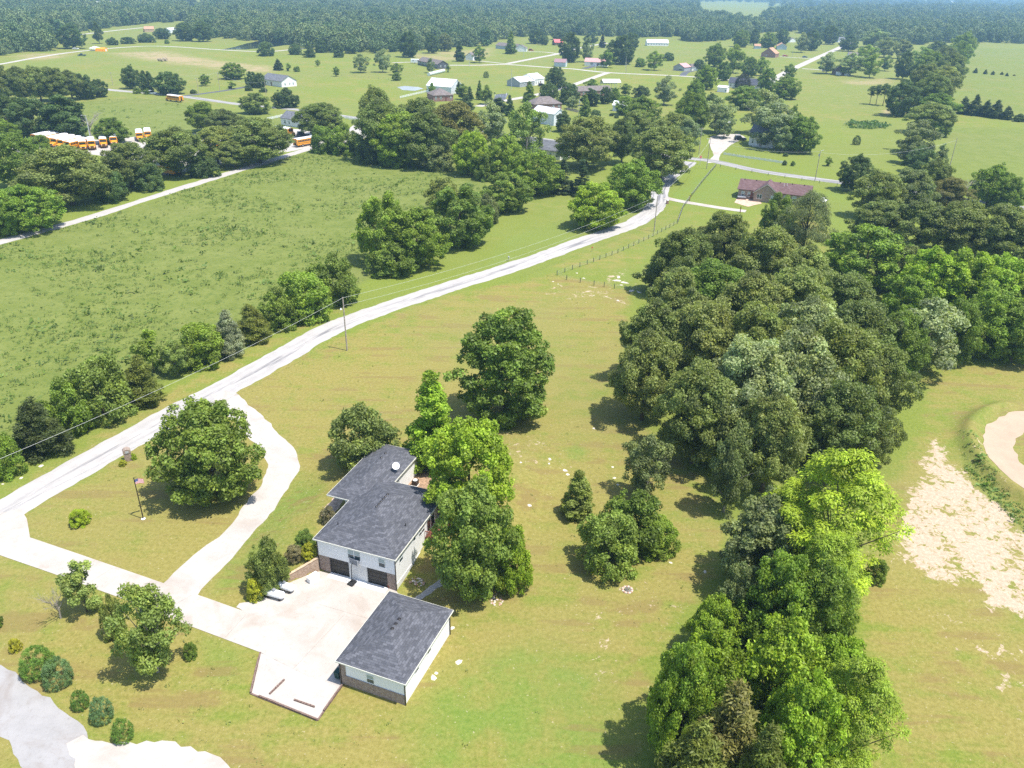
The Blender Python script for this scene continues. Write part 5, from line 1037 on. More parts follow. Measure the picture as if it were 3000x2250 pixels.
# rubbish bin
def bin_():
    p=(-18.81,63.61,0); T=thing('wheeled_bin','dark green wheeled rubbish bin at the garage corner','bin',(p[0],p[1],.05),R(-20)); m=MB(); m.loft([[(-.26,-.3,.08),(.26,-.3,.08),(.26,.26,.08),(-.26,.26,.08)],[(-.32,-.4,1.0),(.32,-.4,1.0),(.32,.36,1.0),(-.32,.36,1.0)]]); build(m,'body',green_bin,T); build(MB().bevbox(-.34,.34,-.45,.4,1.0,1.1,.05),'lid',green_bin,T)
    for x in (-.3,.3): build(MB().tube([(x-.04,.27,.12),(x+.04,.27,.12)],.12,12),'wheel',black,T)
    build(MB().tube([(-.28,.44,.98),(.28,.44,.98)],.025,6),'handle',black,T)
bin_()
# flagpole and flag
fb=(-52.91,91.85,0); T=thing('flagpole','thin dark flagpole standing on the lawn inside the gravel loop','flagpole',fb,0); build(MB().lathe([(.3,0),(.3,.06),(.24,.1)],14),'base_slab',white_paint,T); build(MB().tube([(0,0,.05),(0,0,6.95)],[.085,.06],10),'pole',dark_metal,T); build(MB().lathe([(.02,6.95),(.07,7.0),(.09,7.07),(.05,7.14),(.01,7.16)],10),'finial',dark_metal,T)
def flag():
    T=thing('flag','small red white and blue flag at the top of the dark pole','flag',(fb[0],fb[1],fb[2]+5.95),R(55)); W=1.35; Hh=.8; n=14
    yw=lambda t:.16*math.sin(t*6)*t-.0; zd=lambda t:-.45*t*t
    white_f=plain('flag white',(.75,.75,.76),.8,.1,.04); red_f=plain('flag red',(.55,.03,.05),.8,.1,.08); blue_f=plain('flag blue',(.03,.05,.22),.8,.1,.08)
    def cloth(t0,t1,z0,z1,mat,nm,par,off=0.):
        m=MB(); v=[]
        for sgn in (1,-1):
            for i in range(n+1):
                t=t0+(t1-t0)*i/n
                for zz in (z0,z1): v.append((.06+t*W*.9,yw(t)+sgn*(.006+off),zz*Hh+zd(t)))
        f=[(2*i,2*i+2,2*i+3,2*i+1) for i in range(n)]+[(2*(n+1)+2*i+1,2*(n+1)+2*i+3,2*(n+1)+2*i+2,2*(n+1)+2*i) for i in range(n)]
        m.add(v,f); return build(m,nm,mat,par)
    for k in range(13):
        z0=k/13; cloth(.4 if k>=6 else 0,1,z0,z0+1/13,red_f if k%2==0 else white_f,'stripe',T)
    ca=cloth(0,.4,6/13,1,blue_f,'canton',T); m=MB()
    for r_ in range(9):
        for c_ in range(6 if r_%2==0 else 5):
            t=.4*((c_+.5+(.5 if r_%2 else 0))/6.2); zz=(6/13+(7/13)*(r_+.7)/9.4)*Hh+zd(t); x=.06+t*W*.9
            for sg in (1,-1): m.add([(x-.014,yw(t)+sg*.012,zz),(x,yw(t)+sg*.012,zz-.014),(x+.014,yw(t)+sg*.012,zz),(x,yw(t)+sg*.012,zz+.014)],[(0,1,2,3)])
    stuff(build(m,'star_field',white_f,ca))
flag()
# brick mailbox pillar
p=(-61.88,107.21,0); T=thing('mailbox_pillar','brick mailbox pillar with arched top beside the near road','mailbox',p,R(30)); T.scale=(1.25,1.25,1.3); build(MB().box(-.42,.42,-.36,.36,-.1,1.15),'brick_shaft',brick,T)
m=MB(); m.loft([[(x*.47,y,z) for x,z in ((-1,1.152),(1,1.152),(1,1.42),(.72,1.62),(.3,1.72),(-.3,1.72),(-.72,1.62),(-1,1.42))] for y in (-.4,.4)]); build(m,'arched_cap',brick,T); build(MB().box(-.2,.2,-.43,-.4,1.2,1.5),'mail_door',steel,T)
# satellite dish on the wing roof, air conditioner behind
def dish(T,s=1.):
    m=MB(); rings=[]
    for i in range(7):
        r=.55*i/6+.001; rings.append([(r*math.cos(2*math.pi*k/20),r*math.sin(2*math.pi*k/20),.35*r*r) for k in range(20)])
    m.loft(rings,False); m2=MB(); m2.v=[(x,y,z-.02) for x,y,z in m.v]; m2.f=[tuple(reversed(f)) for f in m.f]; m.add(m2.v,m2.f)
    d=build(m,'reflector',white_paint,T,(0,0,1.1),smooth=True); d.rotation_euler=(R(48),0,R(-10)); build(MB().tube([(0,0,0),(0,.08,.75),(0,.1,1.0)],.04,8),'mast',steel,T); build(MB().tube([(0,0,.95),(.0,-.5,1.0),(.1,-.75,1.28)],.025,6),'feed_arm',steel,T); build(MB().box(.02,.18,-.83,-.67,1.25,1.38),'feed_horn',grey_paint,T)
    build(MB().tube([(-.45,.1,0),(.0,.08,.6),(.45,.1,0)],.022,6),'strut',steel,T)
T=thing('satellite_dish','white satellite dish on the eave of the dark roof wing','satellite dish',loc(-8.9,17.6,5.55),R(20)); dish(T)
T=thing('air_conditioner','outdoor air conditioner unit beside the house wing','air conditioner',(-14.39,99.53,1.7),R(-19)); build(MB().bevbox(-.42,.42,-.42,.42,.05,.85,.04),'casing',dark_metal,T); build(MB().lathe([(.34,.855),(.34,.9),(.1,.92)],16),'fan_grille',white_paint,T); build(MB().box(-.5,.5,-.5,.5,-.05,.05),'slab',concrete_wall,T)
# timber edging of the gravel apron: each timber its own part
def edging():
    pts=[Vector((*q,0)) for q in [(-28.63,67.03),(-27.92,61.07),(-19.84,57.74),(-18.15,62.42)]]; T=thing('timber_edging','weathered dark timber edging round the white gravel apron','edging',(pts[1].x,pts[1].y,0))
    for a,b in zip(pts,pts[1:]):
        L=(b-a).length; n=max(2,round(L/2.4)); rz=math.atan2(b.y-a.y,b.x-a.x)
        for lv in range(2):
            for i in range(n):
                t0=(i+(.5 if lv else 0))/n; 
                if t0>=.99: continue
                l=min(L/n,L*(1-t0))-.03; c=a.lerp(b,t0); build(MB().box(0,l,-.09,.09,lv*.19-.05,lv*.19+.13),'timber',wood,T,(c.x-pts[1].x,c.y-pts[1].y,0),rz+rng.uniform(-.012,.012))
edging()
for q,rz,l,lab in (((-25.85,61.03,0),R(62),2.3,'loose weathered timber lying askew at the left of the gravel apron'),((-22.97,60.33,0),R(-20),2.6,'loose timber lying inside the front edge of the gravel apron')): tag(build(MB().box(0,l,-.09,.09,.04,.2),'loose_timber',wood,None,(q[0],q[1],.0),rz),lab,'timber')
# fire ring and rock bed
def rock(seed,r,mat=stone):
    rs=random.Random(seed); m=MB(); m.loft([[(r*s*math.cos(k*math.pi/3)*rs.uniform(.8,1.2),r*s*math.sin(k*math.pi/3)*rs.uniform(.75,1.15),z*r) for k in range(6)] for s,z in ((.9,-.2),(1,.25),(.55,.62))]); me=D.meshes.new('rock'); me.from_pydata(m.v,[],m.f); me.update(); me.materials.append(mat); return me
RK=[rock(i,.17,stone if i%2 else stone_red) for i in range(6)]
p=(15.61,79.08,0); T=thing('fire_ring','ring of pink stones round a burnt patch in the lawn','fire ring',p)
for i in range(16):
    a=2*math.pi*i/16; o=D.objects.new('stone',RK[i%6]); COL.objects.link(o); o.parent=T; o.location=(.62*math.cos(a),.62*math.sin(a),.02); o.rotation_euler[2]=rng.uniform(0,6); o.scale=(1.05,1.05,rng.uniform(.8,1.3))
build(MB().lathe([(.02,.01),(.48,.012),(.47,.05),(.05,.09)],14),'ash_bed',ash,T)
p=(-1.36,76.69,0.01); T=thing('stone_heap','loose patch of pale pink stones in the lawn below the mounded tree','stones',p)
for i in range(44):
    a=rng.uniform(0,6.28); r=rng.uniform(0,1)**.5; o=D.objects.new('stone',RK[i%6]); COL.objects.link(o); o.parent=T; o.location=(r*.85*math.cos(a),r*1.15*math.sin(a),0.0); o.rotation_euler[2]=rng.uniform(0,6); k=rng.uniform(.45,1.0); o.scale=(k,k,k*.6)
p=loc(.9,3.4); T=thing('rock_border','short border of reddish stones along the right side of the house','stones',p,HA)
for i in range(26):
    o=D.objects.new('stone',RK[i%6]); COL.objects.link(o); o.parent=T; o.location=(rng.uniform(-.3,1.8),-1.2+rng.uniform(-.35,.35)+.05*i,0.02); o.rotation_euler[2]=rng.uniform(0,6); k=rng.uniform(.6,1.2); o.scale=(k,k,k*.8)
RL=[rock(20+i,.3) for i in range(4)]
LAWN_ROCKS=[(6.45,109.59,0.44),(6.29,108.17,0.49),(8.86,106.84,0.1),(9.24,105.76,0.05),(16.69,105.14,0),(2.95,96.51,0.53),(1.65,106.91,1.38),(16.75,108.32,0),(14.71,120.74,0),(22.21,84.71,0),(-8.15,63.9,0),(-7.9,64.55,0),(-5.46,66.24,0),(26.51,82.97,0),(10.25,197.61,0),(17.05,204.95,0),(18.62,200.86,0),(28.16,196.1,0),(11.53,195.83,0),(20.3,187.99,0),(26,184.72,0),(-28.02,125.71,0),(-44.51,120.57,0),(-74.88,104.97,0),(-76.09,101.52,0),(-77.93,99.77,0),(-6.62,71.6,0),(17.02,103.23,0)]
for i,q in enumerate(LAWN_ROCKS):
    o=D.objects.new('field_stone',RL[i%4]); COL.objects.link(o); o.location=(q[0],q[1],q[2]-.02); o.rotation_euler[2]=rng.uniform(0,6); k=rng.uniform(.6,1.3); o.scale=(k*1.3,k,k*.35); tag(o,'small pale flat stone lying loose in the mown lawn','stone','pale stones lying in the lawn')
for i,(q,k) in enumerate((((27.45,199.53,0),2.8),((28.13,202.31,0),2.2),((29.28,198.03,0),2.6),((30.32,191.85,0),2.4),((32.14,190.96,0),2.0))):
    o=D.objects.new('rock_slab',RL[i%4]); COL.objects.link(o); o.location=(q[0],q[1],-.03); o.rotation_euler[2]=i*1.3; o.scale=(k*1.5,k*.8,k*.3); tag(o,'broad pale limestone slab by the fence corner next to the grove','rock','limestone slabs by the fence corner')
# ---------------------------------------------------------------- poles and wires
def upole(b,top,label,arm=True,lamp=False,rz=0.,mat=None,xf=False):
    T=thing('utility_pole',label,'pole',b,rz,'utility and light poles'); H=top; build(MB().tube([(0,0,-.3),(0,0,H)],[.17,.11],9),'pole',mat or pole_wood,T)
    if arm:
        a=build(MB().box(-1.2,1.2,-.06,.06,H-.75,H-.62),'crossarm',mat or pole_wood,T)
        for x in (-1.05,-.4,.4,1.05): build(MB().lathe([(.05,H-.62),(.07,H-.52),(.03,H-.42)],8,(x,0)),'insulator',white_paint,a)
    if lamp:
        build(MB().tube([(0,0,H-.3),(0,-.9,H+.05),(0,-1.6,H+.05)],.045,6),'lamp_arm',steel,T); build(MB().bevbox(-.16,.16,-2.0,-1.5,H-.06,H+.12,.05),'lamp_head',steel,T)
    if xf: build(MB().tube([(.32,0,H-2.2),(.32,0,H-1.3)],.24,12),'transformer',steel,T)
    return T
NEARP=(-35.14,151.34,0); MIDP=(44.57,247.59,0)
T=upole(NEARP,12.0,'tall wooden utility pole between the near road and the lawn',False,False,R(30)); build(MB().tube([(0,0,9.3),(-.5,0,9.6)],.03,6),'lamp_arm',steel,T); build(MB().lathe([(.12,9.3),(.2,9.45),(.08,9.7)],10,(-.6,0)),'lamp_head',white_paint,T)
upole(MIDP,11.5,'wooden utility pole at the fence beside the curving road',False,False,R(30))
for b,h,lab,kw in (((85.83,380.64,0),12.4,'pale pole with crossarm above the gravel yard mouth',dict(rz=R(-10))),((82.49,347.24,0),12.8,'wooden pole at the road junction beside the red stop sign',dict(arm=False,lamp=True,rz=R(-60))),((122.88,327.32,0),12.2,'tall pole with street lamp beside the main road right of the white fence',dict(arm=False,lamp=True,rz=R(130),xf=True)),((-194.86,368.39,0),13.5,'leaning pale light pole over the parked buses',dict(arm=False,lamp=True,rz=R(-80),mat=steel)),((-236.82,558.8,0),13.,'pole with crossarm above the school bus on the road',dict(mat=steel)),((-289.25,592.9,0),9.,'pole with crossarm in the far meadow left of the road trees',{}),((-204.37,568.3,0),13.,'pole beside the dark driveway of the long white house',{}),((-211.67,548.6,0),11.,'pole at the mouth of the dark driveway',{}),((-152.15,499.8,0),16.,'pole in front of the spreading roadside tree',dict(arm=False)),((99.65,789.1,0),12.,'tall street lamp pole beside the village cross street',dict(arm=False,lamp=True,mat=steel)),((96.45,757,0),9.,'short pole on the near side of the village cross street',dict(arm=False)),((44.42,1029.9,0),10.,'pole beside the side street below the red roofed barn',dict(arm=False)),((36.91,671.5,0),9.,'pole right of the grey gabled house',dict(arm=False)),((4.81,910.2,0),9.,'pale pole on the lawn before the pale blue house',dict(arm=False,mat=steel)),((69.03,763.3,0),7.,'white mailbox like pole before the white house with red roof',dict(arm=False,mat=white_paint)),((36.31,491.3,0),10.,'white pole with transformer in the village lawn',dict(arm=False,xf=True,mat=steel)),((17.49,435.3,0),13.,'thin pole in front of the big metal building',dict(mat=steel)),((191.44,354.96,0),14.,'pole rising behind the half bare tree',dict(arm=False)),((-46.41,789.2,0),6.,'small pale pole by the meadow side of the garage drive',dict(arm=False,mat=steel)),((184.06,1157.4,0),10.,'thin pole before the long white far house',dict(arm=False,mat=steel)),((315.03,982.2,0),8.,'thin pole on the lawn before the brick gable house',dict(arm=False,mat=steel)),((-5.29,620.3,0),14.,'thin pole left of the upright village tree',dict(arm=False,mat=steel))):
    upole(b,h,lab,**kw)
LEFTP=(-80.08,72.27,0); upole(LEFTP,12.0,'utility pole of the road line beyond the left edge',False)
def wire(a,b,sag,label,r=.018):
    a=Vector(a); b=Vector(b); m=MB(); m.tube([a.lerp(b,i/20)-Vector((0,0,sag*4*(i/20)*(1-i/20))) for i in range(21)],r,5); tag(build(m,'power_line',wire_m,uv=False),label,'wire','overhead wires')
wire((NEARP[0],NEARP[1],11.9),(MIDP[0],MIDP[1],11.4),2.2,'upper overhead wire above the near road')
wire((NEARP[0],NEARP[1],10.2),(MIDP[0],MIDP[1],9.8),2.4,'lower overhead wire above the near road')
wire((NEARP[0],NEARP[1],11.9),(LEFTP[0],LEFTP[1],11.9),1.6,'overhead wire running left from the tall near pole',.02)
q=(82.49,347.24,0); q2=(122.88,327.32,0); q3=(191.44,354.96,0); wire((MIDP[0],MIDP[1],11.4),(q[0],q[1],12),2.,'overhead wire from the fence pole to the junction pole',.03); wire((q[0],q[1],12.3),(q2[0],q2[1],12),2.,'overhead wire along the main road right of the junction',.03); wire((q2[0],q2[1],11.6),(q3[0],q3[1],13),3.,'overhead wire crossing to the right hayfield',.03)
q=(-204.37,568.3,0); q2=(-152.15,499.8,0); q3=(-236.82,558.8,0); wire((q3[0],q3[1],12.5),(q[0],q[1],12.5),2,'overhead wire past the dark driveway',.04); wire((q[0],q[1],12.5),(q2[0],q2[1],15),3,'overhead wire before the long white house',.04)
# guy wire of the near pole
# ---------------------------------------------------------------- fences
POST=None
def fence(name,pts,label,step,h,post,rails,mat,w=.07,cat='fence',wire_only=True,group='fences'):
    pts=[Vector((*q[:2],0)) for q in pts]; T=thing(name,label,cat,(pts[0].x,pts[0].y,0),0,group); pm=None; o0=pts[0]
    me=build(MB().box(-w,w,-w,w,-.2,h),'post',mat,T); first=True
    for a,b in zip(pts,pts[1:]):
        n=max(1,round((b-a).length/step)); rz=math.atan2(b.y-a.y,b.x-a.x)
        for i in range(n+1):
            c=a.lerp(b,i/n)-o0
            if first: me.location=c; me.rotation_euler[2]=rz; first=False; continue
            k=me.copy(); COL.objects.link(k); k.parent=T; k.location=c; k.rotation_euler[2]=rz
        for z,t in rails:
            if wire_only: build(MB().tube([a-o0+Vector((0,0,z)),b-o0+Vector((0,0,z))],t,4),'wire_strand',steel,T)
            else:
                for i in range(n):
                    c=a.lerp(b,i/n)-o0; d=(b-a).length/n; build(MB().box(w,d-w,-.025,.025,z-t,z+t),'rail',mat,T,c,rz)
tpost=plain('green steel post',(.10,.13,.09),.6,.4,.3)
W3=[(.4,.012),(.75,.012),(1.1,.012)]
fence('wire_fence',[(11.55,202.89),(20.41,212.5),(30.29,223.59),(41.57,239.02),(53.93,257.63)],'steel post wire fence running beside the curving road',3.,1.35,None,W3,tpost)
fence('wire_fence',[(11.55,202.89),(13.95,199.19),(20.91,195.38),(28.6,192.25),(32.84,191)],'steel post wire fence turning from the corner towards the grove',3.2,1.35,None,W3,tpost)
fence('chain_link_fence',[(53.93,257.63),(59.24,277.23),(64.41,291.59)],'dark chain link fence below the brick house drive',2.5,1.4,None,W3+[(1.35,.03)],dark_metal)
fence('chain_link_fence',[(65.78,295.39),(75.8,322.11),(87.73,352.81)],'dark chain link fence above the brick house drive, along the lawn edge',2.5,1.4,None,W3+[(1.35,.03)],dark_metal)
fence('board_fence',[(97.72,381.15),(105.56,373.83),(113.57,368.38),(121.53,361.57)],'long low white board fence beside the main road',2.6,1.2,None,[(.25,.12),(.58,.12),(.92,.12)],white_paint,.08,wire_only=False)
fence('white_rail_fence',[(-79.46,556.9),(-65.42,593)],'white rail fence left of the white barn',4.,1.5,None,[(.35,.1),(.8,.1),(1.25,.1)],white_paint,.12,wire_only=False)
fence('white_rail_fence',[(-16.21,576.6),(-8.52,570.6),(-8.32,587.4)],'white rail fence round the black paved yard',4.,1.5,None,[(.35,.1),(.8,.1),(1.25,.1)],white_paint,.12,wire_only=False)
fence('white_rail_fence',[(-138.8,453.3),(-132.84,469.4)],'white rail fence left of the small white house by the bus lot',4.,1.5,None,[(.35,.1),(.8,.1),(1.25,.1)],white_paint,.12,wire_only=False)
fence('white_rail_fence',[(-97.75,464.2),(-86.88,453.3)],'white rail fence beside the big dark clump at the main road',4.,1.5,None,[(.35,.1),(.8,.1),(1.25,.1)],white_paint,.12,wire_only=False)
fence('wood_fence',[(30.61,519),(37.21,508.2)],'grey wooden fence behind the big metal building',2.5,1.6,None,[(.4,.3),(1.1,.3)],pole_wood,.07,wire_only=False)
fence('wire_fence',[(89.4,351.54),(106.23,336.65),(129.15,319.32)],'wire fence between the brick house lawn and the main road',8.,1.2,None,W3,tpost)
fence('wire_fence',[(-145.77,688.5),(-121.02,675.2),(-94.72,660.4)],'overgrown meadow fence in front of the pale meadow trees',12.,1.2,None,W3,tpost)
# stop sign and small signs
def stop_sign(b):
    T=thing('stop_sign','red octagonal stop sign at the road junction','sign',b,R(200)); T.scale=(1.5,1.5,1.3); build(MB().box(-.04,.04,-.03,.03,-.2,2.9),'post',steel,T)
    m=MB(); m.loft([[(.48*math.cos(R(22.5+45*k)),y,2.65+.48*math.sin(R(22.5+45*k))) for k in range(8)] for y in (.035,.055)]); s=build(m,'plate',white_paint,T); m=MB(); m.loft([[(.44*math.cos(R(22.5+45*k)),y,2.65+.44*math.sin(R(22.5+45*k))) for k in range(8)] for y in (.056,.06)]); build(m,'red_field',red_paint,s)
    c=D.curves.new('lettering','FONT'); c.body='STOP'; c.size=.36; c.align_x='CENTER'; c.align_y='CENTER'; c.extrude=.003; o=D.objects.new('lettering',c); COL.objects.link(o); dg=bpy.context.evaluated_depsgraph_get(); me=D.meshes.new_from_object(o.evaluated_get(dg)); D.objects.remove(o); me.materials.append(white_paint); o=D.objects.new('lettering',me); COL.objects.link(o); o.parent=s; o.location=(0,.064,2.65); o.rotation_euler=(R(90),0,R(180))
stop_sign((81.26,355.79,0))
T=thing('marker_sign','small red marker sign on a stake beside the near road','sign',(22.72,224.37,0),R(20)); build(MB().box(-.03,.03,-.03,.03,-.1,1.5),'post',tpost,T); build(MB().box(-.22,.22,-.05,-.03,1.2,1.55),'plate',red_paint,T)
T=thing('mailbox','grey mailbox on a post at the far edge of the near road','mailbox',(-1.73,214.02,0),R(30)); build(MB().box(-.06,.06,-.06,.06,-.1,1.1),'post',pole_wood,T); build(MB().bevbox(-.16,.16,-.3,.3,1.1,1.42,.08),'box',steel,T)
T=thing('brick_post','short brick mailbox post at the brick house drive mouth','mailbox',(54.93,284.15,0),R(20)); build(MB().box(-.35,.35,-.35,.35,-.1,1.2),'shaft',brick_red,T); build(MB().bevbox(-.4,.4,-.4,.4,1.205,1.4,.1),'cap',concrete_wall,T)
# driveway gate posts
for q,lab in (((63.81,288.45,0),'rusty gate leaf of the brick house drive, near the fence end'),((78.62,273.26,0),'thin dark post at the end of the brick house drive')): tag(build(MB().box(-.12,.12,-.12,.12,-.1,2.3),'gate_post',deckwood,None,q),lab,'post')
# ---------------------------------------------------------------- buildings beyond
V=Vector
house([(-190.51,618.3)][0],[(-171.26,602.4)][0],13,2.9,'long white house with slate roof beside the dark driveway',w_white,r_grey,win=[('front',2,1.5,1,1.2),('front',5,1.5,1,1.2),('front',8,1.5,1,1.2),('front',11.5,1.5,1.2,1.2),('right',3,1.5,1,1.2),('right',7,1.6,.9,1.),('right',10.,1.5,.9,1.2)],rise=2.6)
house([(-127.14,438.3)][0],[(-114.39,429.9)][0],10,2.8,'small white house with grey roof beside the bus lot',w_white,r_grey,rt='gx',rise=2.2,win=[('front',3.2,1.5,1.3,1.3),('front',6.5,1.5,.9,1.2)],door=False)
house([(-65.42,593)][0],[(-47.21,584.5)][0],16,3.4,'white barn with white metal roof behind the rail fence',w_metal,r_white,'barn','barn',rise=3.2,win=[],door=False,vents=0)
house([(-55.64,543.6)][0],[(-43.04,549)][0],14,2.7,'brown hip roofed brick house in front of the white barn',brick_red,r_brown,rt='hip',rise=2.8)
house([(-95.75,798.4)][0],[(-73.67,763.1)][0],11,2.8,'dark grey house with brown roof at the end of the village street',w_gray,r_brown,rise=2.2)
house([(-54.44,861.3)][0],[(-46.68,859.2)][0],12,3.0,'small white garage with grey roof beside the dark upright tree',w_white,r_brown,'garage','garage',rt='gy',rise=2.2,door=False,win=[],garage=[('front',4.5,3.4)])
house([(-28.68,1030.6)][0],[(-3.76,1005)][0],11,2.7,'pale blue house behind the tall tree',w_blue,r_brown,rise=2.2)
house([(-4.47,989)][0],[(8.23,987.4)][0],10,2.8,'white garage wing with brown gable right of the pale blue house',w_white,r_brown,'garage','garage',rt='gy',rise=2.4,door=False,win=[],garage=[('front',8,4.5)])
house([(45.76,1107.4)][0],[(56.55,1110.8)][0],10,2.6,'brown barn with red metal roof near the wood edge',w_brown,r_red,'barn','barn',rise=2.6,door=False,win=[],vents=0)
house([(33.69,811.3)][0],[(44.38,808.5)][0],9,3.0,'pale blue metal shed with mauve roof beside the white house',w_blue,r_mauve,'shed','shed',rise=2.0,door=False,win=[],garage=[('right',4.5,3.4)],vents=0)
house([(64.19,829.1)][0],[(85.74,823.4)][0],10,2.7,'white house with red metal roof beside the village cross street',w_white,r_pink,rise=2.2,win=[('front',7,1.6,2.4,1.3),('front',14,1.6,2.0,1.3),('front',20,1.6,1.1,1.2),('right',3,1.5,1,1.2)],vents=0)
house([(170.46,1139.9)][0],[(199.11,1142.3)][0],12,2.8,'long white far house with white roof before the wood',w_white,r_white,rise=2.6,door=False)
house([(1.05,634.5)][0],[(12.42,647.9)][0],13,2.7,'grey gabled house with pale metal roof, lower left wing',w_lgray,r_white,rise=2.2)
house([(12.16,647.8)][0],[(20.13,658.7)][0],14,3.4,'white taller wing of the grey gabled house',w_white,r_white,rise=2.4,win=[('front',2.5,1.6,1,1.4),('front',6,1.6,1,1.4),('front',9,1.6,1,1.4)],vents=0)
house([(8.42,466.6)][0],[(20.04,454.9)][0],9,4.6,'big white metal building beside the main road',w_metal,r_white,'metal_building','building',rise=1.8,door=False,win=[],garage=[('right',4.5,3.2)],vents=0)
house([(10.07,511.4)][0],[(27.36,518.5)][0],12,2.7,'hip roofed brown house behind the big metal building',brick_red,r_brown,rt='hip',rise=2.8)
house([(41.36,586.5)][0],[(66.49,596.5)][0],10,2.6,'low brick house in the village behind the evergreens',brick_red,r_brown,rise=2.0)
house([(59.4,518.9)][0],[(68.3,514.3)][0],6,2.7,'white metal shed under the overhanging tree',w_metal,r_white,'shed','shed',rise=1.6,door=False,win=[],vents=0)
house([(146.18,799.5)][0],[(155.09,791.6)][0],12,2.5,'small grey and white house with dark picture window',w_lgray,r_pink,rt='gy',rise=2.2,door=False,win=[('front',8.,1.3,4.,1.6)])
house([(163.78,800.1)][0],[(170.56,801.6)][0],8,2.5,'little white garage with brown roof by the black drive',w_white,r_brown,'garage','garage',rise=1.6,door=False,win=[],garage=[('front',3,2.6),('front',6.4,2.6)],vents=0)
house([(166.71,665.3)][0],[(191.56,654)][0],9,2.7,'ranch house with dark slate roof and white porch posts',w_white,r_dark,rise=2.6,porch=True)
house([(150.95,633.6)][0],[(156.97,629.4)][0],5,2.5,'low white shed beside the dark roofed ranch house',w_white,r_white,'shed','shed',rise=.8,door=False,win=[('front',6.5,1.,.9,.7)],vents=0)
house([(280.56,987.4)][0],[(294.44,979.1)][0],16,3.2,'brick gable house with tan roof beside the far street',brick_red,r_tan,rt='gy',rise=4.2,win=[('front',6,1.5,1.2,1.2)],door=False)
house([(338.28,1121.8)][0],[(350.06,1119.2)][0],20,3.0,'pale blue gable house with tan roof behind the brick one',w_blue,r_tan,rt='gy',rise=2.6,win=[],door=False)
house([(309.66,1125.5)][0],[(317.57,1124.8)][0],7,2.6,'small pale blue shed with tan roof under the tree row',w_blue,r_tan,'shed','shed',rise=1.6,door=False,win=[],vents=0)
house([(293.58,789.9)][0],[(305.68,786.2)][0],12,2.4,'gabled shed with two pale doors under the pale crowns',w_brown,r_dark,'shed','shed',rt='gy',rise=3.2,door=False,win=[],garage=[('front',5.5,5),('front',13,5)],vents=0)
house([(383.61,990.5)][0],[(394.85,988.7)][0],12,2.7,'grey roofed house behind the pale green trees',w_white,r_brown,rise=2.2)
house([(488.2,1313.7)][0],[(501.3,1318)][0],12,2.8,'small far white house at the street end',w_white,r_grey,rise=2.4,door=False)
house([(405.1,1286.3)][0],[(414.8,1289.5)][0],10,2.6,'tiny white house behind the pale blue gable',w_white,r_brown,rt='gy',rise=2.,door=False,win=[])
house([(116.31,408.1)][0],[(126.31,401)][0],9,4.6,'old white two storey house hidden under the silver trees',w_white,r_grey,rise=2.6,win=[('front',2,1.6,.9,1.5),('front',4.5,1.6,.9,1.5),('front',7.5,1.6,.9,1.5),('front',3,3.9,.9,1.2),('front',7,3.9,.9,1.2),('right',4,1.6,.9,1.4)],porch=True)
house([(114.47,454.7)][0],[(116.85,452.7)][0],3.,2.4,'dark teal garden shed with white gable roof by the gravel yard',w_teal,r_white,'shed','shed',rt='gy',rise=.9,door=True,win=[],vents=0)
house([(2.41,368.79)][0],[(19.21,358.87)][0],10,2.8,'white house with grey roof hidden among trees below the main road',w_white,r_grey,rise=2.4)
house([(-524.1,1196.2)][0],[(-512.6,1200.8)][0],12,2.8,'far tan house beside the upper road',siding('tan siding',(.5,.36,.22),.3),r_tan,rise=2.4,door=False,win=[])
house([(-483.9,1186.2)][0],[(-478.6,1196.9)][0],12,2.6,'far white shed at the left of the pond wood',w_white,r_white,'shed','shed',rise=2.,door=False,win=[],vents=0)
house([(-1069.5,2169.6)][0],[(-1046.4,2189.7)][0],20,4,'leftmost white barn far beyond the woods at the top',w_white,r_white,'barn','barn',rise=4,door=False,win=[],vents=0)
house([(-1051.9,2219.8)][0],[(-1040.7,2229.7)][0],20,4,'small red roofed barn far beyond the woods at the top',w_white,r_pink,'barn','barn',rise=4,door=False,win=[],vents=0)
house([(-610.2,2741.7)][0],[(-584.9,2765.1)][0],25,5,'white far barn in the pale clearing at the top centre',w_white,r_white,'barn','barn',rise=4,door=False,win=[],vents=0)
house([(-244.8,1280)][0],[(-233.37,1284.5)][0],14,3,'white house glimpsed between the trees left of the centre wood',w_white,r_white,rise=3,door=False,win=[],vents=0)
for i,(px_,lab) in enumerate((((2765.9,5877.3,0),'leftmost white far building on the right horizon'),((3009.8,6103.8,0),'middle white far building on the right horizon'),((3159.7,6141.2,0),'third white far building on the right horizon'),((3334.7,6200,0),'last white far building on the right horizon'))):
    house((px_[0]-20,px_[1]),(px_[0]+20,px_[1]),40,9,lab,w_white,r_white,'barn','barn',rise=6,door=False,win=[],vents=0)
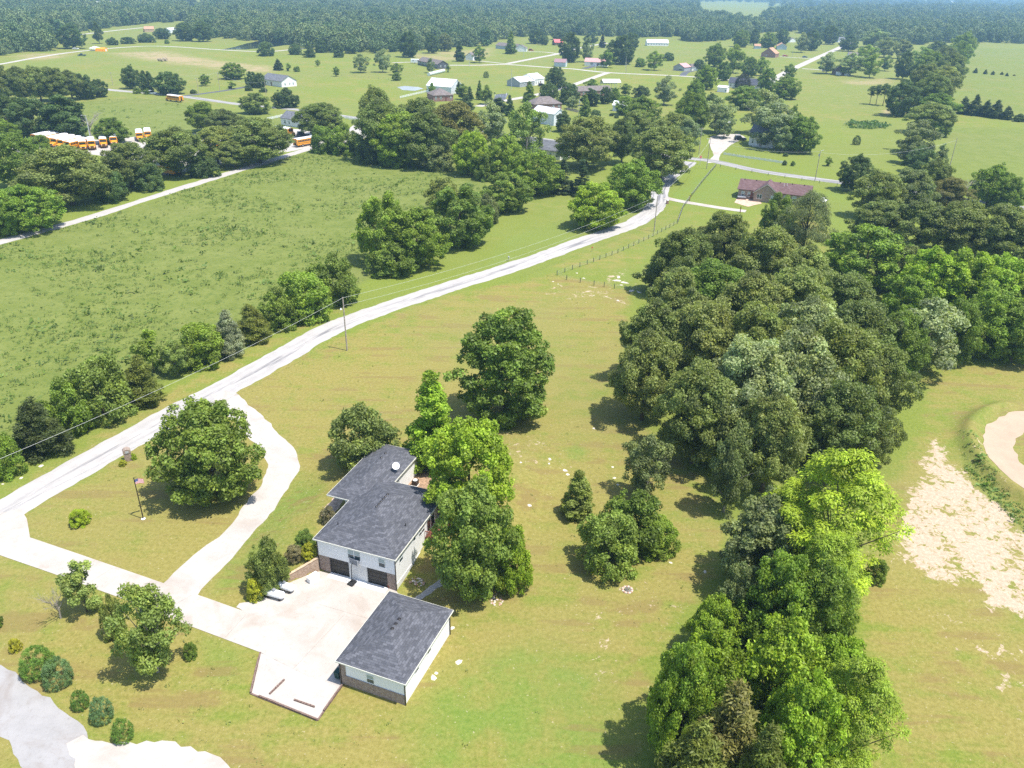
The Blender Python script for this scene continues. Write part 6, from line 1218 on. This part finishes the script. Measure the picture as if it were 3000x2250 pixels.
# brick house with the maroon roof
def brick_house():
    A=V((*[(83.09,295.36)][0],0)); B=V((*[(106.35,285.65)][0],0)); L=(B-A).length; rz=math.atan2(B.y-A.y,B.x-A.x); T=thing('brick_house','long brick house with maroon roof and front gable','house',(A.x,A.y,0),rz); T.scale[2]=1.3; d=10; h=2.7; f0,f1=L*.24,L*.58
    build(MB().loft([[(x,0,-.2),(x,d,-.2),(x,d,h),(x,d/2,h+1.95),(x,0,h)] for x in (0,L)]),'wall',brick,T); m=MB(); gable(m,L,d,h,2.0,.45,.16); rf=build(m,'roof',r_maroon,T)
    build(MB().loft([[(f0,y,-.2),(f1,y,-.2),(f1,y,h),((f0+f1)/2,y,h+2.45),(f0,y,h)] for y in (-2.2,d/2)]),'gable_wall',brick,T)
    o=.45; t=.17; s=2.5/((f1-f0)/2); pr=[(f0-o,h-o*s),((f0+f1)/2,h+2.5),(f1+o,h-o*s),(f1+o,h-o*s+t),((f0+f1)/2,h+2.5+t),(f0-o,h-o*s+t)]
    build(MB().loft([[(a,-2.6,b) for a,b in pr],[(a,d/2+1.,b) for a,b in pr]]),'gable_roof',r_maroon,T)
    for a,b in ((pr[0],pr[1]),(pr[1],pr[2])): build(MB().loft([[(a[0],y,a[1]-.12),(b[0],y,b[1]-.12),(b[0],y,b[1]+.02),(a[0],y,a[1]+.02)] for y in (-2.66,-2.605)]),'bargeboard',gutter,T)
    window(T,'front',f0+2.0,1.5,1.7,1.2,L,d,2.203,two=False,cols=2); w_=window(T,'front',f1-2.,1.4,.9,1.2,L,d,2.203)
    for x in (L*.07,L*.16): window(T,'front',x,1.45,1.0,1.3,L,d)
    dr=build(MB().box(L*.2-.5,L*.2+.5,-.06,0,0,2.1),'door',door_mat,T); build(MB().box(L*.2+.3,L*.2+.38,-.1,-.06,.95,1.05),'handle',steel,dr)
    for x in (L*.68,L*.8,L*.92): window(T,'front',x,1.5,1.2,1.2,L,d)
    for x,y in ((L*.62,3.2),(L*.66,3.6)): build(MB().tube([(x,y,h+1.0),(x,y,h+2.3)],.09,8),'vent_pipe',white_paint,rf)
    for i in range(6): build(MB().bevbox(L*(.05+.17*i)-.16,L*(.05+.17*i)+.16,d/2-.5,d/2-.2,h+1.7,h+2.28,.05),'roof_vent',dark_metal,rf)
brick_house()
T=thing('hot_tub','dark covered hot tub on the brick house patio','hot tub',(84.26,293.88,0),R(-8)); build(MB().bevbox(-1.5,1.5,-1.1,1.1,.05,.8,.12),'shell',wood,T); build(MB().bevbox(-1.55,1.55,-1.15,1.15,.805,.95,.06),'cover',grey_paint,T)
T=thing('well_house','small maroon roofed shelter right of the brick house','shelter',(109.19,278.64,0),R(-10)); build(MB().box(-.9,.9,-.8,.8,-.1,1.2),'wall',wood,T); m=MB(); m.loft([[(x,-1.1,1.1),(x,0,1.9),(x,1.1,1.1),(x,1.1,1.2),(x,0,2.02),(x,-1.1,1.2)] for x in (-1.3,1.3)]); build(m,'roof',r_maroon,T)
T=thing('satellite_dish','large white satellite dish standing behind the maroon shelter','satellite dish',(111.35,284.61,0),R(30)); T.scale=(2.2,2.2,2.2); dish(T)
# carport
def carport():
    A=V((*[(64.06,630.8)][0],0)); B=V((*[(77.25,633.2)][0],0)); L=(B-A).length; T=thing('carport','tall open carport with white metal roof behind the village brick house','carport',(A.x,A.y,0),math.atan2(B.y-A.y,B.x-A.x)); T.scale[2]=1.3; m=MB(); gable(m,L,9,4.0,1.4,.3,.14); build(m,'roof',r_white,T)
    for x in (.2,L/3,2*L/3,L-.2):
        for y in (.2,8.8): build(MB().box(x-.1,x+.1,y-.1,y+.1,-.1,3.95),'post',steel,T)
    build(MB().box(0,L,8.95,9.05,2.6,3.98),'back_panel',w_metal,T)
carport()
# ---------------------------------------------------------------- school buses
def make_bus():
    T=thing('school_bus','', 'bus',group='school buses'); L=10.6; W=1.22
    prof=lambda z0:[(-W,.75),(W,.75),(W,2.55),(W*.93,2.85),(W*.62,3.02),(-W*.62,3.02),(-W*.93,2.85),(-W,2.55)]
    body=MB().loft([[(x,y,z) for y,z in prof(0)] for x in (0,L-1.6)]); b=build(body,'body',bus_yellow,T)
    rf=MB().loft([[(x,y*1.005,z+.012) for y,z in [(-W*.96,2.72),(W*.96,2.72),(W*.93,2.86),(W*.62,3.03),(-W*.62,3.03),(-W*.93,2.86)]] for x in (.06,L-1.66)]); build(rf,'roof',white_paint,T)
    hood=MB().loft([[(L-1.6,-.95,.75),(L-1.6,.95,.75),(L-1.6,.95,1.75),(L-1.6,.6,1.85),(L-1.6,-.6,1.85),(L-1.6,-.95,1.75)],[(L,-.85,.75),(L,.85,.75),(L,.85,1.4),(L,.5,1.55),(L,-.5,1.55),(L,-.85,1.4)]]); h=build(hood,'hood',bus_yellow,T)
    build(MB().box(L+.0,L+.06,-.5,.5,.95,1.4),'grille',black,h)
    for y in (-.68,.68): build(MB().box(L,L+.05,y-.12,y+.12,1.1,1.3),'headlight',white_paint,h)
    build(MB().box(L-1.6,L-1.57,-1.0,1.0,1.9,2.65),'windshield',glass_dark,T)
    for s in (-1,1):
        for i in range(11): build(MB().box(.45+i*.74,.45+i*.74+.6,s*W-.01 if s>0 else -W-.015,W+.015 if s>0 else -W+.01,1.8,2.42),'side_window',glass_dark,T)
        build(MB().box(.1,L-1.65,s*W-.01 if s>0 else -W-.02,W+.02 if s>0 else -W+.01,1.3,1.38),'black_rail',black,T)
    build(MB().box(-.03,0,-.42,.42,1.7,2.45),'rear_window',glass_dark,T); build(MB().box(-.02,0,-.5,.5,.85,1.6),'rear_door',black,T); build(MB().box(-.12,-.02,-W,W,.62,.85),'rear_bumper',black,T); build(MB().box(L+.01,L+.12,-1.1,1.1,.55,.75),'front_bumper',black,T)
    for x in (2.4,L-1.2):
        for y in (-1,1): wv=MB().tube([(x,y*(W-.28),.5),(x,y*(W+.0),.5)],.5,14); w_=build(wv,'wheel',black,T); build(MB().tube([(x,y*(W+.0),.5),(x,y*(W+.02),.5)],.22,10),'rim',steel,w_)
    return T
bus0=make_bus(); used=False
def bus(rear,front,lab):
    global used
    a=V(rear); b=V(front); o=bus0 if not used else copy_tree(bus0); used=True; o.location=(a.x,a.y,0.03); o.rotation_euler[2]=math.atan2(b.y-a.y,b.x-a.x); o['label']=lab; o.scale=(1.3,1.3,1.3)
hd=V((-224.55,368.27,0))-V((-220.62,383.9,0)); 
for i,(q,lab) in enumerate((((-220.62,383.9,0),'orange topped school bus at the upper end of the parked row'),((-216.75,380.25,0),'second school bus of the parked row'),((-211.13,377.78,0),'third school bus of the parked row'),((-206.41,374.8,0),'fourth school bus of the parked row'),((-201.91,371.85,0),'fifth school bus of the parked row'),((-197.08,368.13,0),'lowest school bus of the parked row, windows showing'))):
    bus(q,tuple(V(q)+hd),lab)
for q,lab in (((-192.99,357.03,0),'white roofed school bus end on below the pole, left'),((-189.99,358.99,0),'white roofed school bus end on below the pole, right'),((-187.27,364.24,0),'school bus end on right of the leaning pole, nearer'),((-185.07,369.55,0),'school bus end on right of the leaning pole, farther'),((-178.41,381.77,0),'school bus facing away below the round pasture tree'),((-176.18,385.7,0),'school bus facing away at the left of the hiding oaks')): bus(tuple(V(q)+V((q[0],q[1],0)).normalized()*13),q,lab)
bus((-103.44,375.77,0),(-96,386.34,0),'last school bus at the end of the gravel lane'); bus((-122.04,411.9,0),(-111.48,403.3,0),'school bus facing right in front of the small white house'); bus((-210.12,515.1,0),(-222.99,522.7,0),'school bus driving on the main road'); bus((-133.49,311.33,0),(-141.91,315.48,0),'school bus hidden under the oaks beside the lane'); bus((-126.87,366.29,0),(-134.25,360.55,0),'school bus half hidden behind the middle oak'); bus((-527.3,1212.7,0),(-525.7,1195.5,0),'far school bus beside the tan house')
# ---------------------------------------------------------------- cars
def make_car(name,lab,q,rz,mat,kind='suv',group='cars'):
    T=thing(name,lab,'car' if kind!='pickup' else 'pickup',(q[0],q[1],.04),rz,group); T.scale=(1.35,1.35,1.35); L,W,h=(4.7,.92,.95) if kind!='pickup' else (5.6,.95,1.0)
    build(MB().loft([[(-L/2,-W*.9,.35),(-L/2,W*.9,.35),(-L/2,W*.9,h*.9),(-L/2,-W*.9,h*.9)],[(-L/2+.3,-W,.3),(-L/2+.3,W,.3),(-L/2+.3,W,h),(-L/2+.3,-W,h)],[(L/2-.5,-W,.3),(L/2-.5,W,.3),(L/2-.5,W,h*.92),(L/2-.5,-W,h*.92)],[(L/2,-W*.85,.38),(L/2,W*.85,.38),(L/2,W*.85,h*.78),(L/2,-W*.85,h*.78)]]),'body',mat,T)
    a,b=(-L/2+.15,L/2-1.5) if kind=='suv' else (-L/2+.9,L/2-1.5) if kind=='sedan' else (-.4,L/2-1.5); top=1.7 if kind!='sedan' else 1.42
    build(MB().loft([[(a,-W*.97,h*.95),(a,W*.97,h*.95),(b,W*.97,h*.95),(b,-W*.97,h*.95)],[(a+.25,-W*.78,top-.06),(a+.25,W*.78,top-.06),(b-.75,W*.78,top-.06),(b-.75,-W*.78,top-.06)]]),'cabin_glass',glass_dark,T)
    build(MB().bevbox(a+.22,b-.72,-W*.8,W*.8,top-.07,top+.03,.05),'roof',mat,T)
    for x in (-L/2+.85,L/2-.9):
        for y in (-1,1): w_=build(MB().tube([(x,y*(W-.2),.34),(x,y*(W+.01),.34)],.34,14),'wheel',black,T); build(MB().tube([(x,y*(W+.01),.34),(x,y*(W+.02),.34)],.18,10),'rim',steel,w_)
    for y in (-.62,.62): build(MB().box(L/2-.04,L/2+.03,y-.16,y+.16,.58,.72),'headlight',white_paint,T)
    return T
for a in (('parked_car','white car driving on the main road between the trees',(-243.4,550.3,0),R(-12),white_paint,'suv'),('parked_car','black car parked beside the last school buses',(-107.34,405.7,0),R(20),black_car,'suv'),('parked_car','white car beside the far gravel road',(-463.9,886.1,0),R(0),white_paint,'sedan'),('pickup_truck','dark green pickup truck in the meadow below the far gravel road',(-421.6,814.2,0),R(180),green_car,'pickup'),('parked_car','red car in the drive of the brick gable house',(313.5,1003.3,0),R(0),red_car,'sedan'),('parked_car','blue car near the street end of the same drive',(333.06,991.6,0),R(5),blue_car,'sedan'),('parked_car','dark car parked behind the gabled shed drive',(297.49,819.7,0),R(0),grey_paint,'suv'),('parked_car','dark car half hidden at the gravel yard under the silver trees',(115.54,421.6,0),R(-5),black_car,'suv'),('parked_car','black car parked beside the grey gabled house',(18.17,644.4,0),R(10),black_car,'suv'),('parked_car','red car beside the white garage wing',(13.98,1004.8,0),R(-5),red_car,'suv')): make_car(*a)
# camper, tents, bales
q=(-99.93,811.7,0); T=thing('camper_trailer','white camper trailer behind the dark grey house','trailer',q,R(-8)); T.scale[2]=1.3; build(MB().bevbox(-4,4,-1.2,1.2,.6,3.1,.25),'shell',white_paint,T); build(MB().box(-2,-1,-1.23,-1.2,1.7,2.4),'window',glass_dark,T)
for y in (-1,1): build(MB().tube([(-.4,y*.9,.38),(-.4,y*1.15,.38)],.38,12),'wheel',black,T)
def canopy(q,lab,mat,s,nm='canopy_tent'):
    T=thing(nm,lab,'tent',q,R(10)); m=MB(); m.loft([[(-s,-s,2.2),(s,-s,2.2),(s,s,2.2),(-s,s,2.2)],[(-s,-s,2.5),(s,-s,2.5),(s,s,2.5),(-s,s,2.5)],[(-.1,-.1,4.2),(.1,-.1,4.2),(.1,.1,4.2),(-.1,.1,4.2)]]); build(m,'canopy',mat,T)
    for x in (-1,1):
        for y in (-1,1): build(MB().tube([(x*s*.95,y*s*.95,0),(x*s*.95,y*s*.95,2.25)],.08,6),'leg',steel,T)
canopy((-440,878.8,0),'white peaked tent beside the far gravel road',white_paint,4.5); canopy((-214.97,919.3,0),'white peaked tent near the far pond trees',white_paint,3.4)
q=(-430.2,872.3,0); T=thing('tarp_shelter','orange tarp shelter beside the far white tent','tent',q,R(-6)); m=MB(); m.loft([[(x,-3,0),(x,3,0),(x,2.6,2.4),(x,0,3.4),(x,-2.6,2.4)] for x in (-5,5)]); build(m,'tarp',orange_tarp,T); build(MB().box(5.0,5.05,-1.,1.,0,2.2),'flap',white_paint,T)
hay=plain('hay',(.34,.28,.19),.95,.1,.3,2); wrap=plain('bale wrap',(.60,.66,.62),.4,.4,.15)
bm=MB().tube([(0,-.75,.75),(0,.75,.75)],.78,16)
b0=build(bm,'hay_bale',wrap); first=True
def bale(mesh_from,q,rz,lab,grp,mat=None,s=1.):
    o=mesh_from.copy(); COL.objects.link(o); o.location=q; o.rotation_euler[2]=rz; o.scale=(s,s,s); tag(o,lab,'hay bale',grp); return o
a=V((-74.91,703.4,0)); b=V((-65.85,733.9,0)); rz=math.atan2(b.y-a.y,b.x-a.x)-R(90)
n=max(4,int((b-a).length/2.6)); 
for i in range(n): c=a.lerp(b,i/(n-1)); bale(b0,(c.x,c.y,0),rz,'white wrapped bale in the joined tube row in the meadow','wrapped bale row in the meadow',s=(b-a).length/n/1.5)
D.objects.remove(b0); b1=build(bm,'hay_bale',hay); a=V((-528.3,886.4,0)); b=V((-513.5,926.7,0))
for i in range(16): c=a.lerp(b,i/15); bale(b1,(c.x,c.y,0),R(20),'round hay bale in the long row below the left woods','hay bale row below the left woods',s=1.6)
for q in ((-332.52,779.9,0),(-328.89,777.2,0),(-327.35,781.2,0),(-331.18,787.6,0)): bale(b1,q,R(40+q[0]),'round hay bale of the heap in the brown field','hay bale heap in the brown field',s=1.7)
D.objects.remove(b1)
# rough weeds standing in the pasture, tufts in the ditch
def tufts(name,label,poly,n,smin,smax,col,seed,blades=9):
    rs=np.random.RandomState(seed); px=[p[0] for p in poly]; py=[p[1] for p in poly]; pts=[]
    while len(pts)<n:
        x=rs.uniform(min(px),max(px)); y=min(py)+(max(py)-min(py))*rs.rand()**1.5
        if math.sin(x*.11+1.7*math.sin(y*.07))+math.sin(y*.16+x*.05)+rs.normal()*1.2>.35 and inside(x,y,poly): pts.append((x,y))
    pts=np.array(pts); keep=np.ones(len(pts),bool)
    for ty,g_,w_ in HARD:
        if ty=='p': keep&=pdist(pts[:,0],pts[:,1],g_)<-.25
        else:
            for c in range(0,len(g_),400): keep&=np.min(np.hypot(pts[:,0,None]-g_[None,c:c+400,0],pts[:,1,None]-g_[None,c:c+400,1]),1)>w_
    pts=pts[keep]; n=len(pts); s=rs.uniform(smin,smax,n)*(1+rs.rand(n)**6*2); k=np.repeat(np.arange(n),blades)
    off=rs.normal(size=(n*blades,2))*s[k][:,None]*.55; P3=np.zeros((n*blades,3)); P3[:,:2]=pts[k]+off; P3[:,2]=hgt(P3[:,0],P3[:,1])+s[k]*rs.uniform(.1,.75,n*blades)
    Nn=rs.normal(size=(n*blades,3))*.6+np.array([0,0,.6]); me=leaves_mesh(name,P3,Nn,1.,.55,np.clip(rs.normal(1,.22,n),.5,1.6)[k],(rs.rand(n)**2)[k]*.6,rs)
    V3=np.zeros(len(me.vertices)*3,np.float32); me.vertices.foreach_get('co',V3); V3=V3.reshape(-1,4,3); c=V3.mean(1,keepdims=True); V3=c+(V3-c)*(s[k]*.34)[:,None,None]; V3[:,:,2]=np.maximum(V3[:,:,2],.01); me.vertices.foreach_set('co',V3.reshape(-1)); me.update()
    o=D.objects.new(name,me); COL.objects.link(o); o.color=(*col,1); stuff(o,label,'weeds')
tufts('pasture_weeds','dark weeds and grass tufts spread through the rough pasture',PAST,6500,.22,.55,(.125,.195,.042),3)
tufts('meadow_weeds','low tufts in the bright pasture behind the bus lot',PAST2,450,.25,.5,(.11,.18,.04),4)
tufts('lawn_tufts','small grass tufts in the mown lawn',LAWN,1600,.08,.16,(.21,.26,.07),5,6)
tufts('garden_weeds','overgrown dark green weed patch in the striped lawn',[(192.76,482),(200.46,490.7),(212.87,491.1),(217.6,482.9),(211.19,472.2),(199.32,467.1),(190.95,470.7)],420,.5,1.1,(.09,.17,.04),7)
tufts('bank_weeds','dark green weeds on the banked earth of the dirt track',[(79.19,121.34),(82.69,122.95),(79.11,112.6),(78.18,102.14),(79.4,93.31),(75.98,90.06),(74.97,99.91),(75.04,109.41)],330,.15,.38,(.13,.22,.05),6)
# ---------------------------------------------------------------- the air
hz=D.materials.new('haze'); hz.use_nodes=True; hn=hz.node_tree; hn.nodes.remove(hn.nodes['Principled BSDF']); pv=hn.nodes.new('ShaderNodeVolumePrincipled')
pv.inputs['Color'].default_value=(.40,.67,1,1); pv.inputs['Density'].default_value=1.45e-4; pv.inputs['Anisotropy'].default_value=.2
hn.links.new(pv.outputs[0],hn.nodes['Material Output'].inputs['Volume'])
hb=build(MB().box(-31000,31000,-2500,41000,-1.2,78),'haze',hz,uv=False); stuff(hb)
